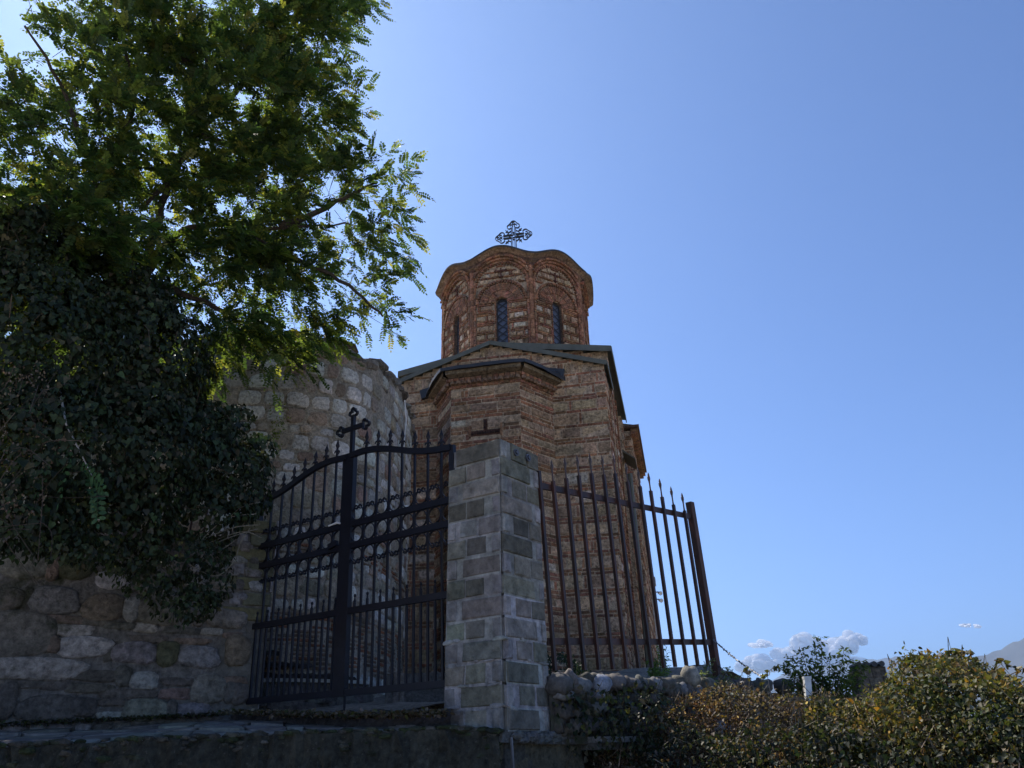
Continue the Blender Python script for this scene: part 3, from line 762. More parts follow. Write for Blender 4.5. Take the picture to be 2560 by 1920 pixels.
# cross on the dome: openwork with trefoil ends, in the plane facing the apse
mb = MB(); cc = DC + EU * 0.0 + Z * 13.56
def cp2(x, z): return cc + EU * x + Z * z
W_, T_ = .05, .017
def rib(pts, closed=False, t=T_): mb.ribbon([cp2(*p) for p in pts], EV, W_, t, (.02,) * 3, closed)
def circ(x, z, r, a0=0, a1=360, n=14): return [(x + r * math.cos(math.radians(q)), z + r * math.sin(math.radians(q))) for q in np.linspace(a0, a1, n)]
def rotp(pts, q): c, s_ = math.cos(q), math.sin(q); return [(x * c - z * s_, x * s_ + z * c) for x, z in pts]
for q in (0, math.pi / 2, math.pi, 3 * math.pi / 2):
    end = 0.55 if q != 3 * math.pi / 2 else .9
    if q != 3 * math.pi / 2:
        tre = [(.30, .05), (.27, .13)] + circ(.35, .11, .075, 140, 20, 7) + circ(.455, 0, .085, 70, -70, 9) + circ(.35, -.11, .075, -20, -140, 7) + [(.27, -.13), (.30, -.05)]
        rib(rotp(tre, q)); rib(rotp(circ(.46, 0, .035)[:-1], q), True, .012)
        rib(rotp(circ(.375, .06, .042, -160, 120, 10), q), t=.014); rib(rotp(circ(.375, -.06, .042, 160, -120, 10), q), t=.014)
        for s_ in (-1, 1):
            rib(rotp([(.06, .03 * s_), (.31, .03 * s_)], q), t=.012); rib(rotp([(.05, .07 * s_), (.30, .06 * s_)], q))
    else:
        for s_ in (-1, 1):
            rib(rotp([(.06, .03 * s_), (.9, .03 * s_)], q), t=.012); rib(rotp([(.05, .07 * s_), (.9, .065 * s_)], q))
    rib(rotp([(.14, .0), (.12, .02), (.1, 0), (.12, -.02)], q), True, .012)
    rib(rotp(circ(0, 0, .20, 22, 68, 7), q))
    rib(rotp([(.145, .145), (.20, .20)], q), t=.02); rib(rotp([(.17, .17), (.235, .17)], q), t=.012); rib(rotp([(.17, .17), (.17, .235)], q), t=.012)
    rib(rotp([(.20, .20), (.245, .235)], q), t=.014)
rib(circ(0, 0, .05)[:-1], True)
tag(mb.build('roof_cross', M_LEADD, church))

# ------------------------------------------------------------------ stone gate pillar
RD_ = azd(37); nL = N(np.cross(GD, Z)); nL = nL if nL[1] < 0 else -nL; nR = N(np.cross(RD_, Z)); nR = nR if nR[1] < 0 else -nR
pil = thing('gate_pillar', P0 + Z * .19, 'square pillar of grey green cut stone blocks beside the black gate', 'pillar')
rp = random.Random(4); mb = MB()
PL = lambda x, z, o: P0 + GD * x + nL * (o + .012 * (2.8 - z)) + Z * z
PR = lambda x, z, o: P0 + RD_ * x + nR * (o + .012 * (2.8 - z)) + Z * z
WL, WR, hc = .63, .62, .187
core = [P0 + GD * .0 + RD_ * .0 + (GD + RD_) * .012, P0 + GD * WL, P0 + GD * WL + RD_ * WR, P0 + RD_ * WR]
mb.add([p + Z * .19 for p in core] + [p + Z * 2.79 for p in core], [(0, 1, 2, 3), (4, 5, 6, 7), (0, 1, 5, 4), (1, 2, 6, 5), (2, 3, 7, 6), (3, 0, 4, 7)], (.2, .2, .2))
GR = (.19, .185, .155); GRD = (.14, .135, .112); GLT = (.26, .255, .26); MRT = (.30, .31, .33)
def pcol(r): return jit(GR if r.random() < .6 else GRD, r, .3, .06)
for i in range(14):
    z1 = 2.80 - i * hc; z0 = z1 - hc; g = .012; wl = WL * (1.0 if i else .86)
    mcol = (.05, .05, .05) if i < 9 else (.26, .27, .28)
    mb.add([PL(0, z0, .001), PL(wl, z0, .001), PL(wl, z1, .001), PL(0, z1, .001)], [(0, 1, 2, 3)], jit((.26, .26, .25), rp, .2) if i < 8 else jit((.28, .28, .28), rp, .2))
    mb.add([PR(0, z0, .001), PR(WR, z0, .001), PR(WR, z1, .001), PR(0, z1, .001)], [(0, 1, 2, 3)], jit((.24, .24, .23), rp, .2) if i < 8 else jit((.36, .36, .37), rp, .15))
    k = rp.uniform(-.02, .02); dz = lambda: rp.uniform(-.004, .004)
    def U(Pf, a, b, c, out=.014):
        unit(mb, Pf, a + .003, b - .003, z0 + g * rp.uniform(.3, 1.3), z1 - g * rp.uniform(.1, 1.0), out + rp.uniform(-.008, .008), .014, c, rp, .006)
        if i >= 9 and rp.random() < .6:          # mortar smeared over the joints
            for _ in range(rp.randint(1, 2)):
                xx = rp.uniform(a, b); puff(mb, Pf, xx, z0 + rp.uniform(-.01, .02), rp.uniform(.05, .16), rp.uniform(.015, .05), out + .004, rp, jit((.28, .28, .275), rp, .2), 2.2, 9, rp.uniform(-.2, .2))
    if i % 2 == 0:
        if i == 0: U(PL, 0, .54, jit(GRD, rp, .1))
        elif i == 4: U(PL, 0, .26, jit((.20, .195, .185), rp)); U(PL, .275, .48, jit((.20, .195, .185), rp)); U(PL, .52, .63, jit(GLT, rp, .1))
        else: U(PL, 0, .44 + k, pcol(rp)); U(PL, .50 + k, .63, jit((.20, .195, .19), rp))
        U(PR, 0, .10, jit(GLT, rp, .1)); U(PR, .16 + k * .5, .40 + k, pcol(rp)); U(PR, .405 + k, .62, pcol(rp)) if rp.random() < .4 else U(PR, .41 + k, .62, pcol(rp))
    else:
        U(PL, 0, .10, jit((.20, .195, .19), rp, .1)); U(PL, .17 + k, .40, pcol(rp)); U(PL, .404, .63, pcol(rp))
        U(PR, 0, .46 + k, pcol(rp)); U(PR, .53 + k * .5, .62, jit(GLT, rp, .12))
tag(mb.build('blocks', M_PILLAR, pil))
for sx in (.22, .42):
    m2 = MB(); c = PR(sx, 2.71, .03); m2.ribbon([c + (RD_ * math.cos(q) + Z * math.sin(q)) * .032 for q in np.linspace(0, 2 * math.pi, 12, endpoint=False)], nR, .02, .012, (.12,) * 3, True)
    m2.tube([c - nR * .01, c + nR * .02], .018, 8, (.02,) * 3)
    tag(m2.build('bolt_ring', M_WIRE, pil))
mb = MB()
mb.box(P0 + (GD + RD_) * .33 - Z * .05, GD * .31, RD_ * .31, Z * .23, (.10, .10, .09))
mb.add([q for q in [PL(.66, .10, .05), PL(-.03, .10, .05), PR(.75, .08, .06), PR(.75, .19, .03), PL(-.02, .19, .03), PL(.66, .19, .03)]], [(0, 1, 4, 5), (1, 2, 3, 4)], (.12, .125, .12))
for i in range(26):
    x = rp.uniform(-.02, .9); boulder(mb, PR(x, rp.uniform(.1, .17), .03), RD_ * rp.uniform(.04, .1), nR * .04, Z * rp.uniform(.02, .035), rp, jit((.16, .165, .16), rp), 7, 5)
tag(mb.build('mortar_ledge', M_RUIN, pil))
mb = MB(); mb.tube([PR(.02, .14, .02), PR(.02, -.1, .03)], .014, 6, (.3, .3, .3)); tag(mb.build('steel_pin', M_WIRE, pil))
mb = MB(); mb.tube([PL(.30, .12, .03), PL(.28, -.02, .05), PL(.24, -.16, .03)], .022, 6, (.05,) * 3); tag(mb.build('bent_pipe', M_FENCE, pil))

# ------------------------------------------------------------------ iron gate, two leaves
gnv = N(np.cross(GD, Z)); gnv = gnv if gnv[1] < 0 else -gnv
def GP(s, z, o=0.0): return G0 + GD * s + Z * z + gnv * (o + .036 * (z - .6))
prof_d = [0, .08, .26, .45, .6, .8, .99, 1.17, 1.34, 1.6]; prof_z = [3.125, 3.13, 3.142, 3.122, 3.09, 3.03, 2.968, 2.925, 2.90, 2.875]
def topz(s): return float(np.interp(abs(s - 1.43), prof_d, prof_z))
def G_(mb, s0, z0, s1, z1, w, dp=.03, o=0.0):
    mb.bar(GP(s0, z0, o), GP(s1, z1, o), dp, w, gnv)
def finial(parent, s, zt, name='spear'):
    b0 = zt - .20; m = MB(); p = GP(s, b0)
    m.lathe(p, Z, [(0, .012), (.01, .018), (.03, .013), (.05, .024), (.07, .014), (.09, .014), (.12, .026), (.15, .016), (.20, .002)], 6)
    for k in range(4):
        q = math.pi / 2 * k + .3; d_ = GD * math.cos(q) + gnv * math.sin(q)
        m.tube([p + Z * .06, p + Z * .055 + d_ * .025, p + Z * .03 + d_ * .036], [.010, .009, .006], 5)
    return m.build(name, M_GATE, parent)
def leaf(idx, sa, sb, bars, label):
    lf = thing('gate_leaf', GP(sa if idx == 0 else sb, .58), label, 'gate', 'two leaves of the black iron gate')
    inner_s = sb if idx == 0 else sa
    cx = 1.42; w = .085
    # frame
    for nm, s in (('stile', sa + .03 if idx == 0 else sb - .03), ('stile', (sb - w / 2) if idx == 0 else (sa + w / 2))):
        m = MB(); zt = topz(s) - .005 if abs(s - cx) > .2 else 3.135
        G_(m, s, .575, s, zt, w if abs(s - cx) < .2 else .06, .06 if abs(s - cx) < .2 else .045); m.build(nm, M_GATE, lf)
    a_, b_ = sa + .03, sb - .03
    m = MB(); ss = np.linspace(a_, b_, 22); m.ribbon([GP(s, topz(s) - .032, .022) for s in ss], gnv, .045, .062); m.build('top_rail', M_GATE, lf)
    for z in (2.31, 2.073, 1.393, .605):
        m = MB(); G_(m, a_, z, b_, z, .064, .045, .003); m.build('rail', M_GATE, lf)
    sp = bars[1] - bars[0]
    for s, zt in bars_z(bars):
        m = MB(); G_(m, s, .63, s, zt - .19, .021, .021, -.004 + .004); bo = m.build('bar', M_GATE, lf)
        finial(bo, s, zt)
    for i in range(len(bars) + 1):
        s = bars[0] + sp * (i - .5)
        if not (a_ + .05 < s < b_ - .05): continue
        # ring between the two rails
        rr = sp * .44
        m = MB(); m.ribbon([GP(s + rr * math.cos(q), 2.191 + .084 * math.sin(q)) for q in np.linspace(0, 2 * math.pi, 18, endpoint=False)], gnv, .022, .007, closed=True); m.build('ring', M_GATE, lf)
        for up_ in (1, -1):      # C scrolls above the upper and below the lower rail
            zc = 2.342 + .078 if up_ > 0 else 2.041 - .078
            pts = []
            for q in np.linspace(-235, 55, 20): pts.append((s + rr * math.cos(math.radians(q)), zc + up_ * .078 * math.sin(math.radians(q))))
            e1 = pts[-1]; e0 = pts[0]
            curl1 = [(e1[0] - .017 + .026 * math.cos(math.radians(t)) * (1 - t / 700), e1[1] + up_ * (.004 + .022 * math.sin(math.radians(t)))) for t in range(30, 330, 35)]
            curl0 = [(e0[0] + .017 - .026 * math.cos(math.radians(t)) * (1 - t / 700), e0[1] + up_ * (.004 + .022 * math.sin(math.radians(t)))) for t in range(30, 330, 35)]
            m = MB(); m.ribbon([GP(*p) for p in curl0[::-1] + pts + curl1], gnv, .022, .009); m.build('scroll', M_GATE, lf)
        m = MB(); G_(m, s, .63, s, 1.49, .021, .021); m.lathe(GP(s, 1.47), Z, [(0, .016), (.03, .010), (.05, .007), (.065, .015), (.08, .013), (.09, .003)], 6); m.build('short_bar', M_GATE, lf)
    for zh in (.85, 2.5):
        sh_ = sa + .0 if idx == 0 else sb - .0; m = MB(); m.tube([GP(sh_, zh, .0), GP(sh_, zh + .12, .0)], .024, 8, (.02,) * 3); m.box(GP(sh_ + (-.04 if idx == 0 else .04), zh + .06, 0), GD * .05, gnv * .012, Z * .022, (.02,) * 3); m.build('hinge', M_GATE, lf)
    return lf
def bars_z(bars):
    zr = {0: 3.369}
    out = []
    for s in bars:
        d = abs(s - 1.43); out.append((s, float(np.interp(d, [.2, .4, .6, .8, .98, 1.16, 1.34, 1.53], [3.365, 3.345, 3.30, 3.25, 3.185, 3.14, 3.105, 3.08]))))
    return out
barsR = [1.135 - .1815 * i for i in range(7)][::-1]; barsR = [barsR[0] - .1815] + barsR if barsR[0] - .1815 > -.12 else barsR
barsL = [1.605 + .1825 * i for i in range(8)]
lfR = leaf(0, -.13, 1.385, barsR, 'black iron gate leaf hinged beside the grey pillar, topped with a small cross')
lfL = leaf(1, 1.385, 2.93, barsL, 'black wrought iron gate leaf hinged at the rubble wall, nearer the ivy')
m = MB(); G_(m, 1.36, 3.12, 1.36, 3.60, .045, .04); G_(m, 1.19, 3.44, 1.53, 3.44, .05, .035)
for (cx_, cz_, q0) in ((1.36, 3.60, 90), (1.19, 3.44, 180), (1.53, 3.44, 0)):
    for dq, off in ((0, .052), (75, .036), (-75, .036)):
        q = math.radians(q0 + dq); c_ = (cx_ + off * math.cos(q) + .012 * math.cos(math.radians(q0)), cz_ + off * math.sin(q) + .012 * math.sin(math.radians(q0)))
        arc = [GP(c_[0] + .028 * math.cos(q + t), c_[1] + .028 * math.sin(q + t)) for t in np.linspace(-2.0, 2.0, 9)]
        m.ribbon(arc, gnv, .035, .014)
m.build('cross', M_GATE, lfR)
m = MB(); G_(m, 1.345, .40, 1.345, .62, .016, .016, -.03); m.build('drop_bolt', M_GATE, lfR)
m = MB(); m.tube([GP(1.47, 2.34, .03), GP(1.47, 2.34, .07), GP(1.60, 2.325, .075)], [.012, .012, .009], 6, (.5,) * 3); m.build('handle', M_WHITE, lfL)
m = MB(); m.bar(GP(1.50, 2.13, .03), GP(1.62, 2.10, .03), .05, .06, gnv); m.build('lock_box', M_GATE, lfL)

# ------------------------------------------------------------------ iron fence on the cobble wall
Q0 = np.array([.25, 7.51, 0.0]); fnv = N(np.cross(FD, Z)); fnv = fnv if fnv[1] < 0 else -fnv
def FP(t, z, o=0.0): return Q0 + FD * t + Z * z + fnv * o
fen = thing('iron_fence', FP(1.5, .75), 'rusty dark iron fence panel with spear tips leaning above the cobblestone wall', 'fence')
for (a_, b_) in (((-.005, 2.478), (2.97, 2.718)), ((.02, .957), (3.04, 1.18))):
    m = MB(); m.bar(FP(*a_), FP(*b_), .03, .062, fnv); m.build('rail', M_FENCE, fen)
tips = [(.169, 2.793), (.39, 2.875), (.608, 2.957), (.839, 3.035), (1.067, 3.074), (1.29, 3.141), (1.53, 3.093), (1.778, 3.094), (2.001, 3.087), (2.241, 3.061), (2.485, 3.013), (2.736, 2.985)]
bots = [(.309, .709), (.518, .727), (.748, .743), (.98, .758), (1.214, .778), (1.429, .793), (1.671, .811), (1.906, .823), (2.134, .844), (2.372, .86), (2.616, .879), (2.847, .9)]
for i, ((ta, tz), (ba, bz)) in enumerate(zip(tips, bots)):
    T = FP(ta, tz, .032); B = FP(ba, bz, .032); d_ = N(T - B); L = np.linalg.norm(T - B)
    m = MB(); m.bar(B, B + d_ * (L - .235), .034, .034, fnv); po = m.build('picket', M_FENCE, fen)
    m = MB(); q = B + d_ * (L - .235)
    pr = [(0, .012), (.04, .010), (.09, .009), (.12, .012), (.15, .019), (.175, .019), (.19, .012), (.20, .014), (.235, .002)]
    m.lathe(q, d_, pr, 5); m.build('spear', M_FENCE, po)
m = MB(); m.bar(FP(.083, .70, .03), FP(-.03, 2.62, .03), .034, .034, fnv); m.build('picket', M_FENCE, fen)
m = MB(); m.bar(FP(3.10, .60, .0), FP(2.963, 2.91, .0), .08, .085, fnv); m.build('post', M_POST, fen)
# barbed wires
def barbed(name, A, B, sag, label):
    A = np.asarray(A); B = np.asarray(B); n = 40; m = MB(); r = random.Random(len(label))
    pts = [A + (B - A) * k / n - Z * sag * math.sin(math.pi * k / n) + Z * .004 * math.sin(k * 1.9) for k in range(n + 1)]
    m.tube(pts, .006, 5, (.1,) * 3)
    for k in range(1, n, 2):
        for _ in range(2):
            d_ = N(np.array([r.uniform(-1, 1), r.uniform(-1, 1), r.uniform(-1, 1)])); m.tube([pts[k] - d_ * .02, pts[k] + d_ * .02], [.004, .002], 4, (.1,) * 3)
        m.tube([pts[k] - N(B - A) * .009, pts[k] + N(B - A) * .009], .010, 5, (.1,) * 3)
    return tag(m.build(name, M_WIRE, loc=A), label, 'barbed wire', 'barbed wires tied to the fence post')
barbed('barbed_wire', FP(2.99, 1.2, .06), at(1912, 1696, 9.2), .03, 'longer barbed wire running down right from the lower rail of the rusty post')
barbed('barbed_wire', FP(3.12, .95, .0), at(1862, 1705, 9.4), .08, 'shorter barbed wire hanging low behind the foot of the rusty post')

# ------------------------------------------------------------------ cobble wall under the fence, plaster base under the pillar
cob = thing('cobble_wall', FP(2.5, 0), 'low wall of round river cobbles under the rusty fence', 'wall')
rc = random.Random(9)
CWP = lambda x, z, o: Q0 + FD * x + fnv * (.10 + o) + Z * z
def ctop(t): return .60 + .024 * t * 1.0
mb = MB()
n = 60
vs = [CWP(-.06 + 9 * i / n, z if z < .3 else ctop(9 * i / n) - .06, -.02 + rc.uniform(-.02, .02)) for z in (.08, .3, .5) for i in range(n + 1)]
fs = [(j * (n + 1) + i, j * (n + 1) + i + 1, (j + 1) * (n + 1) + i + 1, (j + 1) * (n + 1) + i) for j in range(2) for i in range(n)]
mb.add(vs, fs, (.08, .075, .065))
mb.add([CWP(-.06, .54, -.02), CWP(9, .76, -.02), CWP(9, .76, -.45), CWP(-.06, .54, -.45)], [(0, 1, 2, 3)], (.1, .09, .08))
cc_ = lambda: jit(rc.choice([(.12, .115, .105), (.085, .08, .072), (.15, .15, .155), (.11, .10, .09)]), rc, .35)
z = .16
while z < .56:
    x = -.03; h = rc.uniform(.10, .17)
    while x < 3.6:
        w = rc.uniform(.09, .27); boulder(mb, CWP(x + w / 2, z + h / 2 + rc.uniform(-.025, .025), rc.uniform(-.04, .02)), FD * w * .48, fnv * .08, Z * h * rc.uniform(.42, .54), rc, cc_(), 12, 8, .16); x += w * 1.02
    z += h * .92
tag(mb.build('wall_body', M_COBBLE, cob, smooth=True))
tops = [(1398, 1712, 62, 44), (1447, 1716, 60, 36), (1498, 1711, 54, 40), (1470, 1700, 40, 20), (1537, 1706, 48, 34), (1577, 1713, 46, 30), (1615, 1714, 46, 26), (1660, 1711, 58, 28), (1702, 1706, 52, 30), (1726, 1692, 36, 44), (1765, 1712, 50, 30), (1808, 1710, 60, 32), (1856, 1712, 54, 28), (1905, 1715, 56, 28), (1960, 1716, 60, 30), (2015, 1718, 56, 28)]
for k, (x, y, w, h) in enumerate(tops):
    back = -.12 if k in (3, 8) else 0
    p = onplane(x, y, CWP(0, 0, back), fnv); s_ = np.linalg.norm(p) / F * 1.0
    m = MB(); col = (.26, .28, .33) if k == 2 else ((.24, .23, .20) if k == 9 else cc_())
    boulder(m, p, FD * w * s_ * .56, fnv * .11, Z * h * s_ * .55, rc, col, 14, 10, .08); tag(m.build('capstone', M_COBBLE, cob, smooth=True))
ss_ = MB(); ss_.box(CWP(.75, .115, .05), FD * .32, fnv * .12, Z * .025, (.24, .25, .25)); ss_.box(CWP(.7, .06, .0), FD * .28, fnv * .12, Z * .03, (.12, .12, .11))
tag(ss_.build('slab', M_RUIN, cob))

mb = MB(); rb2 = random.Random(14)
BWP = lambda x, z, o: P0 + FD * x + fnv * o + Z * z
npx = 60; npz = 24
vs = [BWP(-.12 + 1.32 * i / npx, GROUND + (1.62 + .18) * j / npz, -.05 + .03 * math.sin(i * .33) * math.cos(j * .5) + rb2.uniform(-.008, .008) - (.25 if i > 54 else 0)) for j in range(npz + 1) for i in range(npx + 1)]
fs = [(j * (npx + 1) + i, j * (npx + 1) + i + 1, (j + 1) * (npx + 1) + i + 1, (j + 1) * (npx + 1) + i) for j in range(npz) for i in range(npx)]
mb.add(vs, fs, (.12, .115, .085))
bw = tag(mb.build('base_wall', M_RUIN, smooth=True, loc=BWP(.2, GROUND, 0)), 'rough yellowish plaster wall carrying the stone pillar and cobbles', 'wall')
mb = MB()
mb.add([BWP(1.0, GROUND, -.35), BWP(9, GROUND, -.35), BWP(9, .3, -.35), BWP(1.0, .2, -.35)], [(0, 1, 2, 3)], (.04, .035, .03))
for i in range(60):
    boulder(mb, BWP(rb2.uniform(1.05, 5), rb2.uniform(-1.5, .1), -.35), FD * rb2.uniform(.06, .16), fnv * .08, Z * rb2.uniform(.05, .1), rb2, jit((.06, .055, .045), rb2), 8, 6)
tag(mb.build('earth_bank', M_GROUND), kind='structure')

# ------------------------------------------------------------------ rubble retaining wall and gatepost on the left
G2 = np.array([-3.0, 9.05, 0.0]); wnv = np.array([WD[1], -WD[0], 0])
WP = lambda x, z, o: G2 + WD * x + wnv * o + Z * z
lw = thing('retaining_wall', WP(-1.5, .35, 0), 'dark rubble stone retaining wall with wide mortar joints under the ivy', 'wall')
rl = random.Random(17); mb = MB()
n1_, n2_ = 80, 34
vs = [WP(-4.6 + 4.5 * i / n1_, .2 + 2.1 * j / n2_, rl.uniform(-.006, .006) + .01 * math.sin(i * .5 + j * .3)) for j in range(n2_ + 1) for i in range(n1_ + 1)]
fs = [(j * (n1_ + 1) + i, j * (n1_ + 1) + i + 1, (j + 1) * (n1_ + 1) + i + 1, (j + 1) * (n1_ + 1) + i) for j in range(n2_) for i in range(n1_)]
mb.add(vs, fs, (.175, .172, .165))
mb.box(WP(-2.35, 1.2, -.3), WD * 2.2, wnv * .25, Z * 1.05, (.1, .1, .1))
tag(mb.build('mortar', M_RUBBLE, lw, smooth=True))
hand = [(170, 370, 250, 200, 'g'), (330, 425, 66, 130, 'r'), (465, 425, 165, 120, 'm'), (340, 622, 230, 140, 'p'), (165, 630, 44, 160, 'd'), (75, 612, 100, 120, 'd'), (640, 665, 190, 150, 'o'), (812, 675, 84, 130, 'l'), (1000, 692, 260, 140, 'g'),
        (115, 832, 340, 225, 'g'), (440, 805, 210, 58, 'w'), (520, 908, 255, 110, 'w'), (335, 895, 70, 90, 'r'), (835, 945, 230, 108, 'p'), (1035, 950, 118, 130, 'm'), (1235, 972, 205, 120, 'p'), (225, 1042, 460, 108, 'w'), (590, 1088, 270, 60, 'd'),
        (890, 1118, 150, 90, 'l'), (1110, 1125, 170, 46, 'd'), (1290, 1172, 190, 150, 'g'), (120, 1140, 230, 44, 'd'), (350, 1150, 140, 48, 'd'), (550, 1165, 230, 50, 'd'), (795, 1200, 256, 50, 'd'), (290, 1292, 270, 130, 'd'), (510, 1280, 130, 100, 'd'),
        (900, 1300, 230, 110, 'g'), (1190, 1300, 170, 80, 'p'), (1400, 732, 230, 110, 'g'), (900, 790, 112, 52, 'w'), (745, 778, 170, 42, 'd'), (590, 757, 150, 42, 'd'), (395, 742, 200, 46, 'r'), (700, 1252, 155, 40, 'd'), (1090, 1200, 170, 56, 'r'), (690, 1335, 140, 40, 'w'),
        (1230, 735, 60, 90, 'd'), (1130, 810, 190, 40, 'd'), (920, 860, 190, 40, 'd'), (1190, 875, 180, 36, 'r'), (680, 935, 50, 110, 'd'), (760, 1090, 80, 110, 'd'), (1470, 930, 130, 180, 'y'), (1455, 1115, 130, 40, 'r'), (1480, 1200, 90, 120, 'd'), (700, 500, 180, 90, 'w'), (40, 1245, 90, 180, 'd'),
        (60, 300, 200, 40, 'd'), (1310, 815, 120, 40, 'w'), (1440, 840, 100, 40, 'r'), (1060, 1300, 60, 110, 'd'), (875, 635, 60, 60, 'd'), (1420, 1190, 60, 110, 'd')]
CLR = {'g': (.19, .187, .165), 'r': (.19, .148, .125), 'm': (.105, .11, .07), 'p': (.23, .225, .23), 'd': (.135, .128, .115), 'o': (.25, .20, .17), 'l': (.29, .29, .285), 'w': (.36, .355, .34), 'y': (.22, .20, .15)}
mb = MB(); occ = []
for (zx, zy, w, h, c) in hand:
    px, py = zx / 2.476, 1250 + zy / 2.476
    p = onplane(px, py, G2, wnv); x = (p - G2) @ WD; z = p[2]; k = np.linalg.norm(p) / F / 2.476
    ww = w * k / abs(ray(px, py)[:2] @ N(np.array([wnv[0], wnv[1]]))) * .97 if False else w * k * 1.06; hh = h * k * 1.0
    flat = min(w, h) < 60
    puff(mb, WP, x, z, ww, hh, (.022 if flat else min(.05, hh * .25)), rl, jit(CLR[c], rl, .15), 5 if flat else 3.0, 18)
    occ.append((x, z, ww / 2, hh / 2))
z = .3
while z < 2.25:
    x = -4.5; h = rl.uniform(.1, .2)
    while x < -.15:
        w = rl.uniform(.12, .4)
        if not any(abs(x + w / 2 - a) < (w / 2 + c) * .93 and abs(z + h / 2 - b) < (h / 2 + d) * .93 for a, b, c, d in occ): puff(mb, WP, x + w / 2, z + h / 2, w * .9, h * .85, .035, rl, jit(CLR[rl.choice('gddpl')], rl, .2), 3, 14)
        x += w
    z += h
tag(mb.build('stones', M_RUBBLE, lw, smooth=True))
gpst = thing('gatepost', WP(.0, .4, 0), 'squared stone gatepost at the left end of the gate, half hidden by ivy', 'pillar')
mb = MB(); a0, a1 = -.36, .13
mb.box(WP((a0 + a1) / 2, 1.45, -.2), WD * ((a1 - a0) / 2), wnv * .2, Z * 1.05, (.12, .12, .11))
zc_ = 1.45; i = 0
while zc_ < 2.5:
    h = .17
    if i % 2 == 0: unit(mb, WP, a0 - .02, .10, zc_, zc_ + h - .02, .03, .015, (.13, .125, .07), rl, .006); unit(mb, WP, .11, .15, zc_, zc_ + h, .02, .01, (.3, .3, .32), rl)
    else: unit(mb, WP, a0 + .03, -.2, zc_, zc_ + h - .03, .02, .015, (.2, .2, .21), rl, .006); unit(mb, WP, -.18, .14, zc_, zc_ + h - .02, .03, .015, (.12, .125, .085), rl, .006)
    zc_ += h; i += 1
PI_ = lambda x, z, o: WP(a1, 0, 0) - wnv * x + WD * o + Z * z
zc_ = .45
while zc_ < 2.5:
    h = rl.uniform(.14, .22); s_ = rl.uniform(.15, .25)
    unit(mb, PI_, .01, s_, zc_, zc_ + h - .02, .015, .012, jit(rl.choice([(.13, .12, .07), (.3, .3, .32), (.16, .15, .13)]), rl), rl); unit(mb, PI_, s_ + .01, .4, zc_, zc_ + h - .02, .015, .012, jit((.14, .13, .09), rl), rl); zc_ += h
tag(mb.build('blocks', M_PILLAR, gpst))

# ------------------------------------------------------------------ high curved wall behind the gate
cur = [(-10.5, 10.6), (-7.5, 10.2), (-5.4, 10.08), (-4.2, 10.08), (-3.4, 10.2), (-2.75, 10.42), (-2.35, 10.8), (-2.12, 11.35), (-2.0, 12.0), (-1.93, 12.8), (-1.95, 13.6), (-2.1, 14.5)]
cs = smooth([np.array([a, b, 0.0]) for a, b in cur], 10)
cl = np.concatenate([[0], np.cumsum([np.linalg.norm(cs[i + 1] - cs[i]) for i in range(len(cs) - 1)])])
CSA = np.array(cs); CLEN = cl[-1]
def RP(s, z, o=0.0):
    s = min(max(s, 0), CLEN - .001)
    x = np.interp(s, cl, CSA[:, 0]); y = np.interp(s, cl, CSA[:, 1])
    e = .15; x2 = np.interp(s + e, cl, CSA[:, 0]); y2 = np.interp(s + e, cl, CSA[:, 1]); x1 = np.interp(s - e, cl, CSA[:, 0]); y1 = np.interp(s - e, cl, CSA[:, 1])
    t = N(np.array([x2 - x1, y2 - y1, 0])); n = np.array([t[1], -t[0], 0])
    return np.array([x, y, z]) + n * o
rw = thing('curved_stone_wall', RP(8, .5), 'tall rounded old stone wall behind the gate, topped with rough coping', 'wall')
rq = random.Random(23)
s_end = CLEN; S0 = float(np.interp(0, [0, 1], [0, 1]))
def rtop(s):
    return 5.80 + .05 * math.sin(s * 2.1) + .04 * math.sin(s * 5.3) + .05 * math.sin(s * 11)
mb = MB(); ns, nz2 = 150, 44
vs = [RP(CLEN * i / ns, .2 + (rtop(CLEN * i / ns) - .2) * j / nz2, .012 * math.sin(i * .9 + j * .7) + rq.uniform(-.012, .012)) for j in range(nz2 + 1) for i in range(ns + 1)]
fs = [(j * (ns + 1) + i, j * (ns + 1) + i + 1, (j + 1) * (ns + 1) + i + 1, (j + 1) * (ns + 1) + i) for j in range(nz2) for i in range(ns)]
mb.add(vs, fs, (.30, .27, .22))
vs = [RP(CLEN * i / ns, rtop(CLEN * i / ns) - .01, -k) for k in (0, .5) for i in range(ns + 1)] + [RP(CLEN * i / ns, .2, -.5) for i in range(ns + 1)]
fs = [(j * (ns + 1) + i, j * (ns + 1) + i + 1, (j + 1) * (ns + 1) + i + 1, (j + 1) * (ns + 1) + i) for j in range(2) for i in range(ns)]
mb.add(vs, fs, (.15, .13, .11))
tag(mb.build('mortar', M_RUIN, rw))
mb = MB(); z = .5
LG = (.46, .455, .42); 
